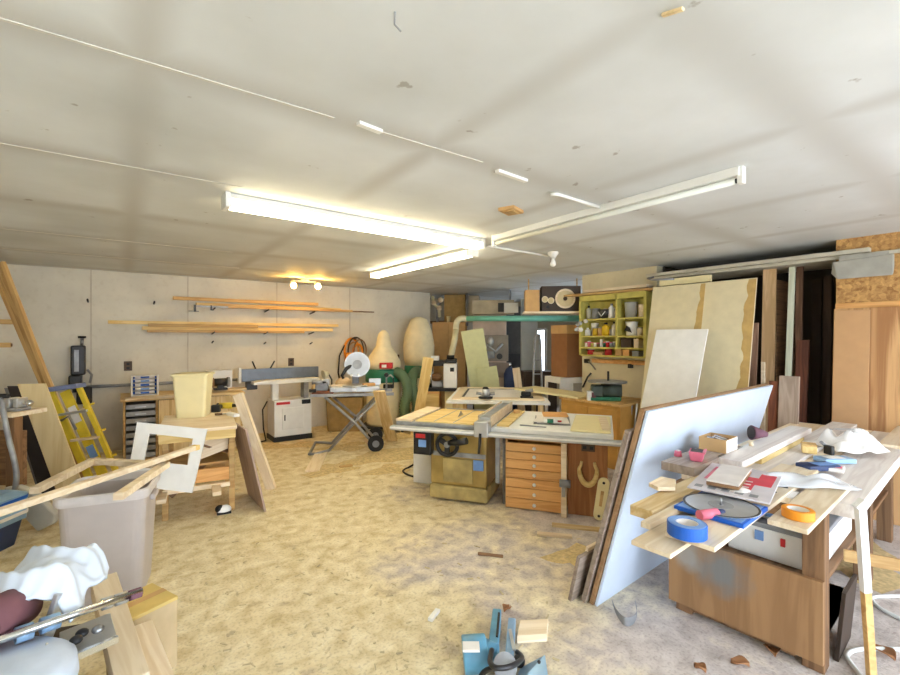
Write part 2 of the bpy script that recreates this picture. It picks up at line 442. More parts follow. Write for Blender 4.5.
def sbox(name, a, b, mat): return struct(MB().b2(a, b).build(name, mat))
sbox('floor', (-1.6, -2.5, -.1), (9, 9.5, 0), M_floor)
sbox('ceiling', (-1.6, -2.5, CEIL), (9, 9.5, CEIL + .1), M_ceil)
sbox('wall_left', (-1.6, -2.5, 0), (-1.45, 8.2, CEIL), M_back)
sbox('wall_back', (-1.6, 8.2, 0), (5.42, 8.36, CEIL), M_back)
sbox('wall_right', (5.72, -2.5, 0), (5.86, 1.36, CEIL), M_osb)
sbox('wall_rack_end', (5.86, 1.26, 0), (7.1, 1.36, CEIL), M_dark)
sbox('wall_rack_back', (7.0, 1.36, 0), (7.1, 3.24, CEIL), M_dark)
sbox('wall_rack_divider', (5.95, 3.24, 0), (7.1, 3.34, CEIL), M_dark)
sbox('wall_shelf_side', (5.8, 3.26, 0), (5.95, 4.47, CEIL), M_side)
sbox('wall_utility_near', (5.95, 4.37, 0), (8.6, 4.47, CEIL), M_util)
wa = MB(); y0, y1, z0, z1 = 7.72, 8.22, .55, 1.86
wa.b2((8.6, 4.37, 0), (8.7, 4.8, CEIL)); wa.b2((8.6, 6.3, 0), (8.7, y0, CEIL)); wa.b2((8.6, 4.8, 0), (8.7, 6.3, .9)); wa.b2((8.6, 4.8, 1.95), (8.7, 6.3, CEIL)); wa.b2((8.6, y1, 0), (8.7, 9.3, CEIL)); wa.b2((8.6, y0, 0), (8.7, y1, z0)); wa.b2((8.6, y0, z1), (8.7, y1, CEIL))  # the wider opening is cut for an added window, out of view
struct(wa.build('wall_utility_far', M_util))
wf = MB()
for y in (y0, y1): wf.b2((8.56, y - .03, z0), (8.66, y + .03, z1))
for z in (z0, z1): wf.b2((8.56, y0, z - .03), (8.66, y1, z + .03))
struct(wf.build('window_1', white_paint))
wf = MB()
for y in (4.8, 5.55, 6.3): wf.b2((8.56, y - .03, .9), (8.66, y + .03, 1.95))
for z in (.9, 1.95): wf.b2((8.56, 4.8, z - .03), (8.66, 6.3, z + .03))
struct(wf.build('added_fill_window', white_paint))  # unseen window, added to let more daylight into the utility corner
sbox('wall_utility_back', (5.42, 9.2, 0), (8.7, 9.3, CEIL), M_util)
sbox('wall_utility_side', (5.36, 8.36, 0), (5.42, 9.2, CEIL), M_util)
wfr = MB(); wfr.b2((-1.6, -2.62, 0), (-1.0, -2.5, CEIL)); wfr.b2((5.3, -2.62, 0), (5.86, -2.5, CEIL)); wfr.b2((-1.0, -2.62, 2.42), (5.3, -2.5, CEIL))
struct(wfr.build('wall_front', M_back))
sbox('ground_driveway', (-14, -22, -.14), (18, -2.5, -.02), M_drive)

# seam battens on the ceiling and the pipe along the back wall
for i, (a, b, y) in enumerate([(-1.4, .75, 1.9), (.95, 1.6, 1.9), (-1.4, .62, 3.12), (-1.4, 1.3, 6.78), (-.9, 1.0, 5.56)]):
    struct(MB().b2((a, y - .007, CEIL - .003), (b, y + .007, CEIL + .001)).build('trim_%d' % (i + 1), M_trim))
mb = MB(); a = ony(40, 380, 8.17); b = ony(247, 375, 8.17); mb.cyl((a.x, 8.17, .95), (b.x, 8.17, .95), .022)
struct(mb.build('trim_6', dullsteel))
sm = MB()
for px in (91, 188, 277, 350):
    x = ony(px, 300, 8.19).x; sm.b2((x - .006, 8.193, 0), (x + .006, 8.2, CEIL))
struct(sm.build('trim_7', plain('joint_filler', (196, 186, 170), .8)))  # thin strips over the wall joints, darker than the wall

# ------------------------------------------------------------------ ceiling things
def tube_light(name, label, A, B, lit, n=2):
    """strip light from A to B under the ceiling"""
    A, B = V(A), V(B); d = (B - A); L_ = d.length; rz = atan2(d.y, d.x)
    t = thing(name, label, 'light', ((A.x + B.x) / 2, (A.y + B.y) / 2, CEIL), rz, 'fluorescent strip lights')
    h = L_ / 2
    if n == 2:
        MB().prism([(-.045, -.03), (.045, -.03), (.065, -.07), (-.065, -.07)], -h, h,
                   Matrix(((0, 0, 1, 0), (1, 0, 0, 0), (0, 1, 0, .032), (0, 0, 0, 1)))).build('housing', white_enamel, t, .003)
        ys = (-.035, .035)
    else:
        MB().b2((-h, -.035, -.05), (h, .035, 0)).build('housing', white_enamel, t, .003); ys = (0,)
    zt = -.075 if n == 2 else -.072
    for s in (-1, 1):
        e = MB().b2((s * h - .015, -.075 if n == 2 else -.022, zt - .024), (s * h + .015, .075 if n == 2 else .022, 0)).build('end_cap', white_enamel, t, .003)
        for y in ys: MB().cyl((s * (h - .045), y, zt), (s * (h - .02), y, zt), .014).build('lamp_holder', black if n == 1 else grey_plastic, e)
    for y in ys:
        MB().cyl((-h + .03, y, zt), (h - .03, y, zt), .019, n=12).build('fluorescent_tube', tube_on if lit else tube_off, t)
    return t
tube_light('fluorescent_light', 'long lit twin tube strip light with its end cap facing the sawhorse side', (.56, 3.34, 0), (2.84, 3.42, 0), True)
tube_light('fluorescent_light', 'unlit single tube strip light running towards the plywood wall', (2.86, 3.22, 0), (2.83, 1.09, 0), False, 1)
tube_light('fluorescent_light', 'lit strip light reaching towards the back wall above the table saw', (2.98, 5.98, 0), (3.02, 3.75, 0), True)

p = F(553, 254, CEIL - .02)
t = thing('bare_bulb_holder', 'white porcelain lamp holder with an unlit bulb on the ceiling', 'light', (p.x, p.y, CEIL))
MB().lathe([(.06, 0), (.06, -.02), (.035, -.05), (.03, -.07)]).build('lamp_holder', white_enamel, t)
MB().lathe([(.015, -.07), (.02, -.09), (.035, -.125), (.032, -.15), (.015, -.165), (.002, -.168)]).build('bulb', plain('frosted_glass', (245, 245, 240), .25), t)
p0, p1 = F(488, 246, CEIL - .02), F(548, 256, CEIL - .02)
tag(MB().tube([p0, p1], .011).build('conduit_pipe', white_enamel), 'thin white conduit from strip light to bulb holder', 'conduit')
p0, p1 = F(557, 194, CEIL - .015), F(602, 208, CEIL - .015)
tag(MB().tube([p0 + V((-.03, .03, 0)), p0, p1], .012).build('conduit_pipe', white_enamel), 'short bent white conduit meeting the unlit strip light', 'conduit')
p0, p1 = F(497, 171, CEIL - .008), F(526, 181, CEIL - .008)
tag(MB().bar(p0, p1, .03, .016).build('ceiling_batten', white_enamel), 'short white batten across the middle of the ceiling', 'batten')
p0, p1 = F(358, 123, CEIL - .008), F(381, 132, CEIL - .008)
tag(MB().bar(p0, p1, .03, .014).build('ceiling_batten', white_enamel), 'short white cover strip on the ceiling joint before the lit lamps', 'batten')
p = F(511, 209, CEIL)
t = thing('junction_plate', 'square tan cover plate on the ceiling', 'plate', (p.x, p.y, CEIL), radians(20))
MB().box((0, 0, -.012), (.17, .13, .024)).build('plate', tan_card, t, .003); MB().box((0, 0, -.027), (.11, .08, .008)).build('lid', fir, t, .002)
# track spots
p = F(305, 279, CEIL)
t = thing('twin_spot_light', 'twin amber spot light glowing over the wall lumber', 'light', (p.x, p.y, CEIL))
MB().cyl((0, 0, -.03), (0, 0, 0), .06).build('ceiling_plate', white_enamel, t)
MB().cyl((-.22, 0, -.04), (.24, 0, -.04), .014).build('bar', white_enamel, t)
for s, dz in ((-.2, -.07), (.2, -.03)):
    h = MB().cyl((s, .02, -.05), (s, -.05, -.1 + dz * .3), .035, .05).build('lamp_head', white_enamel, t)
    MB().sph((s, -.06, -.11 + dz * .3), .042).build('bulb', spot_glow, h)
# hanging wisps
p = F(395, 12, CEIL)
tag(MB().tube([p + V((0, 0, .002)), p + V((.004, .01, -.03)), p + V((.02, .0, -.05))], .003, 5).build('nail', dullsteel), 'bent nail hanging from the ceiling near the front joint', 'nail')
p = F(676, 6, CEIL)
tag(MB().bar(p + V((0, -.02, -.02)), p + V((.0, .04, -.004)), .014, .008).build('wood_splinter', pine), 'torn pale splinter sticking down from the ceiling', 'splinter')

# ------------------------------------------------------------------ wall lumber and pegs on the back wall
def wallboard(label, pa, pb, y, hh, dd, mat, group):
    a, b = ony(*pa, y), ony(*pb, y)
    return tag(MB().b2((-(b.x - a.x) / 2, -dd / 2, -hh / 2), ((b.x - a.x) / 2, dd / 2, hh / 2)).build('board', mat, bevel=.003, loc=((a.x + b.x) / 2, y, a.z)), label, 'board', group)
wg = 'lumber stored on wall pegs'
B_ = [('long square pine strip on top of the upper wall pegs', (173, 298), (318, 304), 8.02, .05, .05, fir),
      ('wide pale board lying flat on the upper wall pegs', (196, 304), (340, 310), 8.12, .04, .10, yellow_pine),
      ('thin dark dowel reaching past the end of the upper wall lumber', (232, 307), (374, 314), 8.05, .022, .022, walnut),
      ('brown edged board under the pine strip on the upper pegs', (212, 306), (352, 312), 7.99, .04, .06, fir),
      ('longest pine strip on the lower wall pegs with a free end', (108, 322), (338, 323), 8.13, .05, .05, yellow_pine),
      ('tan board laid against the longest strip on the lower pegs', (148, 325), (258, 327), 8.045, .05, .04, fir),
      ('broad pale board on the lower wall pegs', (142, 328), (332, 330), 8.11, .055, .09, yellow_pine),
      ('weathered short board lowest on the lower wall pegs', (147, 331), (304, 333), 8.03, .04, .06, fir)]
for l, a, b, y, hh, dd, m in B_: wallboard(l, a, b, y, hh, dd, m, wg)
t0 = ony(196, 306, 7.93)
t = thing('hanging_bar_clamp', 'dark bar clamp hooked on the end of the upper wall lumber', 'clamp', t0)
MB().b2((0, -.01, -.012), (.45, .01, .012)).build('bar', dullsteel, t)
MB().b2((-.03, -.015, -.09), (.0, .015, .02)).build('jaw', darkmetal, t); MB().b2((.2, -.015, -.06), (.22, .015, .02)).build('sliding_jaw', darkmetal, t)
MB().cyl((-.1, 0, -.08), (.04, 0, -.08), .008).build('screw', dullsteel, t)
pegs = [(213, 310, 'under the clamp end of the upper wall lumber'), (265, 312, 'under the middle of the upper wall lumber'), (310, 314, 'under the far end of the upper wall lumber'),
        (212, 334, 'under the middle of the lower wall lumber'), (264, 334, 'under the lower wall lumber past its middle'), (309, 334, 'under the far end of the lower wall lumber'),
        (212, 343, 'on the bare wall below the lower lumber, first from the machine side'), (264, 344, 'on the bare wall below the lower lumber, in the middle'), (310, 344, 'on the bare wall below the lower lumber, nearest the orange cord'),
        (88, 302, 'on the bare wall beside the first joint'), (154, 304, 'on the bare wall before the upper lumber')]
for px, py, w in pegs:
    p = ony(px, py, 8.2)
    tag(MB().cyl((0, .01, 0), (0, -.25 if py < 335 and px > 160 else -.12, .03), .012, n=8).build('wall_peg', darkmetal, loc=p), 'steel peg ' + w, 'peg', 'wall pegs')
def outlet(px, py, label, mat):
    p = ony(px, py, 8.2); t = thing('wall_outlet', label, 'outlet', p)
    MB().b2((-.05, -.012, -.07), (.05, .002, .07)).build('cover_plate', mat, t, .004)
    for z in (-.03, .03): MB().b2((-.02, -.016, z - .016), (.02, -.01, z + .016)).build('socket', black, t, .003)
brownplate = plain('brown_plate', (92, 72, 54), .5)
outlet(128, 366, 'brown outlet plate on the back wall beside the first wall joint', brownplate)
outlet(291, 362, 'brown outlet above the long grey jointer fence', brownplate)
outlet(397, 358, 'brown outlet on the wall beside the dust collector bag', brownplate)
from mathutils.geometry import interpolate_bezier
def smooth(P, n=6):
    P = [V(p) for p in P]; R = []
    for i in range(len(P) - 1):
        a, b = P[i], P[i + 1]; pa = P[i - 1] if i else a; nb = P[i + 2] if i + 2 < len(P) else b
        R += [V(v) for v in interpolate_bezier(a, a + (b - pa) / 6, b - (nb - a) / 6, b, n + 1)[:n]]
    return R + [P[-1]]
# ------------------------------------------------------------------ table saw
SAW = cam(.476, 4.29); RS = brg(109)
def sw(x, y, z=0): return SAW + Euler((0, 0, RS)).to_matrix() @ V((x, y, z))
t = thing('table_saw', 'gold cabinet table saw with handwheel, long fence rail and wide side tables', 'table saw', SAW, RS)
# cabinet
MB().b2((-.75, .06, .02), (-.14, .62, .16)).build('plinth', gold_dusty, t, .02)
cabm = MB().b2((-.74, .07, .16), (-.15, .60, .70)).build('cabinet', gold_paint, t, .02)
MB().b2((-.60, .055, .2), (-.29, .08, .44)).build('access_door', gold_dusty, t, .006)
MB().b2((-.71, .058, .455), (-.16, .08, .50)).build('name_strip', dullsteel, t, .003)
MB().b2((-.28, .054, .34), (-.18, .08, .44)).build('sticker', screen_blue, t)
sl = MB().b2((-.66, .05, .505), (-.2, .08, .68)).build('arc_plate', gold_paint, t, .004)
hw = V((-.53, .01, .59))
w_ = MB(); w_.tube([hw + V((.105 * cos(a), -.02, .105 * sin(a))) for a in [2 * pi * k / 28 for k in range(28)]], .02, 8, True)
wheel = w_.build('handwheel', black, t)
m = MB().cyl(hw + V((0, -.035, 0)), hw + V((0, .06, 0)), .03); m.build('hub', dullsteel, wheel)
m = MB()
for k in range(3):
    a = k * 2 * pi / 3 + .5; m.bar(hw + V((0, -.02, 0)), hw + V((.1 * cos(a), -.02, .1 * sin(a))), .05, .014, (0, 1, 0))
m.build('spokes', black, wheel)
MB().tube([hw + V((.03, -.05, .02)), hw + V((.14, -.1, .045)), hw + V((.23, -.11, .075))], [.02, .03, .034], 12).build('crank_handle', black, t)
s = MB().b2((-.89, -.02, .47), (-.70, .08, .735)).build('switch_box', black, t, .008)
MB().b2((-.86, -.03, .64), (-.76, -.018, .68)).build('stop_label', red, s); MB().b2((-.83, -.03, .55), (-.75, -.018, .62)).build('start_label', screen_blue, s)
MB().b2((-1.12, .5, .0), (-.80, .85, .72)).build('motor_cover', white_enamel, t, .01)
tag(MB().tube(smooth([F(418, 462, .1), F(409, 468) + UP * .01, F(403, 472) + UP * .01, F(412, 477) + UP * .01, F(428, 478) + UP * .01, F(440, 474) + UP * .01, F(432, 468) + UP * .01], 6), .012, 8).build('floor_cable', cord_black), 'black cable looping on the floor beside the gold table saw', 'cord')
# table
MB().b2((-1.12, .06, .735), (-.16, .96, .775)).build('cast_iron_table', dullsteel, t, .004)
MB().b2((-.10, .06, .735), (1.02, 1.15, .775)).build('extension_table', white_paint, t, .004)
MB().b2((-.92, .1, .776), (-.30, .9, .79)).build('throat_boards', yellow_pine, t, .002)
m = MB()
for x in (-.71, -.50): m.b2((x - .006, .1, .789), (x + .006, .9, .7915))
m.build('mitre_slots', dullsteel, t)
MB().prism([(-.09, 0), (.09, 0), (.02, .055)], -.002, .002, Matrix(((0, 0, 1, -.555), (1, 0, 0, .5), (0, 1, 0, .789), (0, 0, 0, 1)))).build('blade', steel, t)
MB().b2((-1.14, -.04, .70), (1.12, .03, .745)).build('front_rail', alu, t, .005)
MB().b2((-1.14, -.052, .72), (1.12, -.038, .735)).build('scale_tape', white_paint, t)
MB().b2((-.95, 1.16, .70), (.95, 1.2, .755)).build('rear_rail', dullsteel, t, .004)
fe = MB().b2((-.22, .06, .785), (-.11, 1.12, .87)).build('fence', alu, t, .005)
MB().b2((-.235, .06, .782), (-.222, 1.1, .885)).build('fence_face', pale, fe, .002); MB().b2((-.108, .06, .782), (-.095, 1.1, .885)).build('fence_face', pale, fe, .002)
MB().b2((-.235, -.08, .70), (-.10, .06, .845)).build('fence_head', alu, fe, .008)
MB().cyl((-.17, -.09, .74), (-.17, -.14, .56), .013).build('lock_lever', black, fe)
MB().cyl((.0, .2, 0), (.0, .2, .735), .018).build('leg', dullsteel, t)
MB().b2((-.05, .02, .25), (-.01, .06, .69)).build('leg', dullsteel, t, .004)
# things on the saw
def on(name, label, cat, x0, y0, x1, y1, z, tt, mat, rz=0, group=None, bev=.003):
    o = MB().b2((-(x1 - x0) / 2, -(y1 - y0) / 2, 0), ((x1 - x0) / 2, (y1 - y0) / 2, tt)).build(name, mat, bevel=bev, loc=sw((x0 + x1) / 2, (y0 + y1) / 2, z), rot=(0, 0, RS + rz))
    return tag(o, label, cat, group)
on('plank', 'pale board lying along the outer edge of the table saw top', 'board', -1.13, .07, -.95, .95, .777, .022, pale)
on('board', 'yellow strip beside the fence on the white extension table', 'board', -.06, .12, .06, 1.05, .777, .018, yellow_pine)
on('panel', 'rounded cream board lying at the end of the saw extension', 'board', .64, .10, 1.0, .95, .777, .02, cream, 0, None, .012)
on('board', 'thin cream offcut resting on top of the rounded cream board', 'board', .9, .15, .98, .8, .799, .014, pale, .06)
t2 = thing('paper_folder', 'open folder of loose papers on the saw extension', 'papers', sw(.42, .62, .777), RS + .1)
MB().b2((-.18, -.25, 0), (.18, .25, .006)).build('cover', grey_plastic, t2)
MB().box((.0, .02, .01), (.32, .44, .008), (0, 0, .06)).build('sheet', paper, t2); MB().box((-.03, -.05, .0175), (.28, .34, .006), (0, 0, -.12)).build('sheet', paper, t2)
on('wood_scrap', 'reddish wood scrap lying on the loose papers', 'wood scrap', .3, .7, .56, .92, .8, .02, orange_pine, .2)
on('wood_scrap', 'small round edged tan block beside the saw fence', 'wood scrap', -.035, .82, .03, .92, .797, .03, tan_card, .3)
t2 = thing('glue_bottle', 'small bottle with a green label lying on the papers', 'bottle', sw(.44, .36, .812), RS + .2)
MB().cyl((-.07, 0, .005), (.06, 0, .005), .02).build('bottle', white_paint, t2); MB().cyl((-.04, 0, .005), (.02, 0, .005), .0208).build('label_band', green_enamel, t2); MB().cyl((.06, 0, .005), (.1, 0, .005), .008).build('nozzle', red, t2)
p = sw(.28, .22, .777)
tag(MB().bar((-.13, 0, .006), (.13, 0, .006), .02, .01).build('steel_rule', steel, loc=p, rot=(0, 0, RS - .1)), 'steel rule in front of the folder of papers', 'ruler')

# drawers under the extension
t = thing('drawer_cabinet', 'seven drawer pine cabinet with white knobs under the saw extension', 'cabinet', sw(.315, .09), RS)
c = MB(); c.b2((-.285, .02, 0), (-.265, .58, .68)); c.b2((.265, .02, 0), (.285, .58, .68)); c.b2((-.265, .02, .66), (.265, .58, .68)); c.b2((-.265, .56, 0), (.265, .58, .66)); c.b2((-.265, .03, 0), (.265, .56, .03))
c.build('body', orange_pine, t, .002)
hs = [.10, .10, .09, .09, .09, .075, .085]; z = .012
for k, h in enumerate(hs):
    d = MB().b2((-.278, -.005, z), (.278, .022, z + h - .006)).build('drawer', orange_pine, t, .003)
    zz = z + h / 2
    MB().lathe([(.004, 0), (.006, .012), (.017, .02), (.017, .027), (.008, .031)], n=14, M=Matrix(((1, 0, 0, 0), (0, 0, -1, -.005), (0, 1, 0, zz), (0, 0, 0, 1)))).build('knob', white_enamel, d)
    z += h
# end panel right of the drawers
t = thing('end_support', 'brown wooden end panel carrying the saw extension, with a dark outlet', 'panel', sw(.79, .13), RS)
MB().b2((-.17, 0, 0), (.18, .05, .685)).build('panel', panelwood, t, .003)
MB().b2((.16, .05, 0), (.18, .72, .685)).build('side', panelwood, t, .003)
o = MB().b2((-.05, -.014, .60), (.07, 0, .67)).build('outlet_box', brownplate, t, .004)
for x in (-.02, .04): MB().b2((x - .016, -.018, .62), (x + .016, -.012, .65)).build('socket', black, o)
t = thing('wooden_post', 'pale wooden post with a grey clamp between drawers and brown panel', 'leg', sw(.595, .0), RS)
MB().b2((-.03, .02, 0), (.02, .07, .68)).build('post', pale, t, .003); k = MB().cyl((-.04, 0, .32), (.055, 0, .32), .035).build('clamp', grey_plastic, t); MB().b2((-.02, -.01, .2), (.01, .02, .31)).build('clamp_jaw', dullsteel, k)
# push stick: a horseshoe handle hung on the brown panel
pts = []
for a in range(-30, 211, 15):
    r_ = radians(a); pts.append(V((.078 * cos(r_) * (.82 if sin(r_) < 0 else 1), 0, -.14 * sin(r_))))
t = thing('wooden_hook', 'U shaped wooden push handle hanging on the brown panel', 'push handle', sw(.80, .098, .44), RS)
MB().tube(pts, [.012 + .014 * sin(pi * i / (len(pts) - 1)) for i in range(len(pts))], 10).build('handle', yellow_pine, t)
t = thing('push_block', 'long cream rounded push block with a slot leaning on the brown panel', 'push block', sw(.91, .07, .15), RS)
out = [(.05 * cos(a), .17 + .05 * sin(a)) for a in [pi * k / 10 for k in range(11)]] + [(.05 * cos(a), -.12 + .05 * sin(a)) for a in [pi + pi * k / 10 for k in range(11)]]
Mx = Matrix.Rotation(radians(8), 4, 'Y') @ Matrix(((1, 0, 0, 0), (0, 0, -1, 0), (0, 1, 0, .02), (0, 0, 0, 1)))
MB().prism(out, -.012, .012, Mx).build('board', cream, t, .004)
m = MB(); m.prism([(-.012, -.04), (.012, -.04), (.014, .1), (-.014, .1)], .0125, .014, Mx); m.build('slot', fir, t)
for zc in (-.13, .175): MB().prism([(.012 * cos(a), zc + .012 * sin(a)) for a in [2 * pi * k / 12 for k in range(12)]], .0125, .014, Mx).build('hole', black, t)

# outfeed table behind the saw with a cabinet door frame on it
OF = F(498, 403, .77); RO = brg(97)
def of(x, y, z=0): q = OF.copy(); q.z = 0; return q + Euler((0, 0, RO)).to_matrix() @ V((x, y, z))
q = OF.copy(); q.z = 0
t = thing('outfeed_table', 'long pale work table behind the table saw', 'table', q, RO)
MB().b2((-.72, .1, .735), (.70, 1.85, .77)).build('table_top', white_paint, t, .004)
for x in (-.6, .58):
    for y in (.2, 1.72): MB().b2((x - .035, y - .035, 0), (x + .035, y + .035, .735)).build('leg', pine_z, t, .003)
t = thing('cabinet_door_blank', 'flat cream cabinet door frame lying on the outfeed table', 'cabinet door', of(0, .98, .771), RO)
f = MB(); f.b2((-.66, -.72, 0), (-.54, .76, .02)); f.b2((.50, -.72, 0), (.64, .76, .02)); f.b2((-.54, -.72, 0), (.5, -.56, .02)); f.b2((-.54, .62, 0), (.5, .76, .02))
f.build('frame', pale, t, .003); MB().b2((-.54, -.56, .002), (.5, .62, .008)).build('inner_panel', paper, t); MB().b2((-.535, -.5, .008), (-.50, .61, .0095)).build('dark_groove', charcoal, t); MB().b2((-.5, .56, .008), (.49, .61, .0095)).build('dark_groove', charcoal, t)
t = thing('router', 'silver and black router standing on the cream door frame', 'router', of(-.18, .30, .792), RO)
MB().cyl((0, 0, 0), (0, 0, .02), .1).build('base', black, t); MB().cyl((0, 0, .02), (0, 0, .13), .06, .055).build('motor', alu, t); MB().cyl((0, 0, .13), (0, 0, .16), .05, .03).build('cap', black, t)
for s in (-1, 1): MB().cyl((s * .05, 0, .06), (s * .13, 0, .07), .022).build('handle', grey_plastic, t)
t = thing('sander', 'small black power sander beside the edge of the cream door frame', 'sander', of(.40, .42, .792), RO)
MB().b2((-.09, -.05, 0), (.09, .05, .02)).build('pad', rubber, t, .004); MB().b2((-.08, -.045, .02), (.06, .045, .09)).build('body', black, t, .02); MB().cyl((-.02, 0, .085), (.09, 0, .11), .025).build('grip', dullsteel, t)

# ------------------------------------------------------------------ jointer by the back wall
t = thing('jointer', 'white jointer with a long dark grey fence against the back wall', 'jointer', (2.22, 7.52, 0), radians(0))
MB().b2((-.31, -.2, 0), (.30, .24, .08)).build('base', black, t, .006)
c = MB().b2((-.30, -.19, .08), (.29, .23, .65)).build('cabinet', white_enamel, t, .008)
d = MB().b2((-.18, -.2, .19), (.16, -.185, .53)).build('door', white_enamel, t, .005); MB().b2((-.15, -.212, .33), (-.135, -.2, .42)).build('handle', black, d)
MB().b2((-.27, -.197, .585), (-.06, -.185, .625)).build('name_label', red, t); MB().b2((.13, -.2, .57), (.27, -.185, .64)).build('switch', black, t, .003)
MB().b2((-.30, -.08, .65), (-.2, .06, .92)).build('pedestal', white_enamel, t, .006); MB().b2((.2, -.08, .65), (.28, .1, .92)).build('pedestal', dullsteel, t, .006)
MB().prism([(-.6, .92), (.42, .92), (.42, .985), (-.5, .975), (-.6, .96)], -.02, .2, Matrix(((1, 0, 0, 0), (0, 0, -1, 0), (0, 1, 0, 0), (0, 0, 0, 1)))).build('bed', white_enamel, t, .006)
MB().b2((-.72, .12, .95), (.52, .17, 1.15)).build('fence', plain('blue_grey_steel', (120, 130, 144), .45, .5), t, .006)
MB().b2((-.76, .1, .93), (-.72, .18, 1.17)).build('end_plate', white_enamel, t, .004)
MB().b2((-.66, .02, .83), (-.5, .14, .95)).build('adjuster', darkmetal, t, .01)
for x in (-.5, -.28): MB().cyl((x, .14, 1.14), (x + (.06 if x > -.4 else -.06), .1, 1.27), .012).build('lever', black, t)
p = V((1.80, 7.35, 0))
tag(MB().tube([(1.88, 7.6, .62), (1.8, 7.56, .5), (1.8, 7.5, .2), (1.83, 7.48, .02), (1.66, 7.4, .013), (1.5, 7.42, .013)], .011, 8).build('power_cable', cord_black), 'black power cord hanging beside the white jointer cabinet', 'cord')

# ------------------------------------------------------------------ mitre saw on its folding stand
MS = cam(-1.42, 6.75); RM = brg(80)
t = thing('saw_stand', 'grey folding X leg stand with wheels under the mitre saw', 'stand', MS, RM)
for y in (-.24, .24):
    MB().tube([(-.42, y, .80), (.0, y, .42), (.30, y, .06)], .02, 10).build('leg', dullsteel, t)
    MB().tube([(.38, y * .9, .80), (0, y * .9, .42), (-.36, y * .9, .03)], .02, 10).build('leg', dullsteel, t)
    MB().b2((-.62, y - .02, .80), (.56, y + .02, .845)).build('rail', dullsteel, t, .004)
MB().tube([(-.36, -.22, .03), (-.5, -.34, .02), (-.62, -.36, .02), (-.62, .36, .02), (-.5, .34, .02), (-.36, .22, .03)], .02, 8).build('foot_bar', dullsteel, t)
MB().tube([(.0, -.24, .42), (.0, .24, .42)], .014, 8).build('pivot_rod', darkmetal, t)
for y in (-.29, .29):
    w_ = MB().cyl((.30, y - .03, .115), (.30, y + .03, .115), .115, n=24).build('wheel', rubber, t); MB().cyl((.30, y - .034, .115), (.30, y + .034, .115), .05).build('wheel_hub', grey_plastic, w_)
MB().cyl((.3, -.3, .115), (.3, .3, .115), .012).build('axle', dullsteel, t)
MB().b2((-.60, -.26, .845), (-.3, .2, .858)).build('side_table', redwood, t, .003)
t = thing('mitre_saw', 'silver sliding mitre saw with a large round blade on the folding stand', 'mitre saw', MS + V((0, 0, .846)), RM)
MB().b2((-.36, -.18, .0), (.36, .16, .085)).build('base', alu, t, .012)
MB().cyl((0, -.08, .085), (0, -.08, .105), .19, n=32).build('turntable', alu, t); MB().b2((-.035, -.42, .04), (.035, -.1, .095)).build('mitre_arm', alu, t, .006)
for s in (-1, 1): MB().b2((s * .36 - .16, .05, .085), (s * .36 + .02 * s, .08, .18)).build('fence', alu, t, .004)
MB().b2((-.05, .12, .085), (.05, .26, .26)).build('hinge_post', grey_plastic, t, .01)
for x in (-.05, .05): MB().cyl((x, .32, .25), (x, -.12, .25), .016).build('slide_rail', chrome, t)
bl = V((.03, -.02, .40))
b_ = MB().cyl(bl + V((-.0, -.012, 0)), bl + V((0, .0, 0)), .18, n=40).build('blade_guard', concrete_chip, t)
m = MB(); m.cyl(bl + V((0, -.018, 0)), bl + V((0, -.01, 0)), .07); m.build('guard_hub', dullsteel, b_)
MB().ring(bl + V((0, 0, 0)), .188, .168, .02, M=Matrix.Rotation(pi / 2, 4, 'X')).build('guard_rim', alu, b_)
MB().cyl(bl + V((0, .02, 0)), bl + V((-.02, .2, .02)), .065, .06).build('motor', darkmetal, t)
MB().tube([bl + V((-.04, .04, .02)), bl + V((-.16, -.02, -.06)), bl + V((-.22, -.06, -.16)), bl + V((-.2, -.05, -.2))], [.03, .028, .022, .02], 10).build('handle', black, t)
MB().tube([bl + V((.05, .1, .0)), bl + V((.0, .18, -.14))], .045, 10).build('pivot_arm', grey_plastic, t)
MB().b2((-.58, -.02, .014), (-.40, .16, .14)).build('motor_box', dullsteel, t, .012)
# clutter beside it on the stand
p = MS + Euler((0, 0, RM)).to_matrix() @ V((-.56, .02, .859))
t = thing('drill', 'grey cordless drill with a tan grip on the stand end', 'drill', p, RM)
MB().cyl((-.05, -.16, .14), (.1, -.16, .14), .03).build('body', dullsteel, t); MB().cyl((.1, -.16, .14), (.15, -.16, .14), .018, .01).build('chuck', black, t); MB().tube([(-.02, -.16, .12), (-.04, -.16, .04)], .022).build('grip', fir, t); MB().b2((-.09, -.19, 0), (.01, -.13, .045)).build('battery', black, t, .006)
p = MS + Euler((0, 0, RM)).to_matrix() @ V((.46, -.06, .846))
t = thing('clamp', 'black ended steel clamp on the far end of the saw stand', 'clamp', p, RM)
MB().tube([(0, 0, .014), (0, .0, .2), (.06, -.02, .24), (.1, -.04, .2)], .014).build('frame', dullsteel, t); MB().cyl((.1, -.04, .2), (.1, -.04, .06), .01).build('screw', black, t); MB().sph((0, 0, .24), .035).build('knob', black, t)
def ms(x, y, z): return MS + Euler((0, 0, RM)).to_matrix() @ V((x, y, z))
tag(MB().b2((-.09, -.035, 0), (.09, .035, .04)).build('wood_block', orange_pine, loc=ms(.20, -.10, .932), rot=(0, 0, RM + .3), bevel=.003), 'orange brown wood block lying on the mitre saw base', 'block')
tag(MB().b2((-.12, -.03, 0), (.12, .03, .025)).build('wood_offcut', pale, loc=ms(-.22, -.10, .932), rot=(0, 0, RM - .2), bevel=.003), 'pale offcut lying on the mitre saw base below the black handle', 'wood offcut')
t = thing('shop_lamp', 'small clamp lamp with a pale shade at the back of the mitre saw stand', 'lamp', ms(-.36, .20, .846), RM)
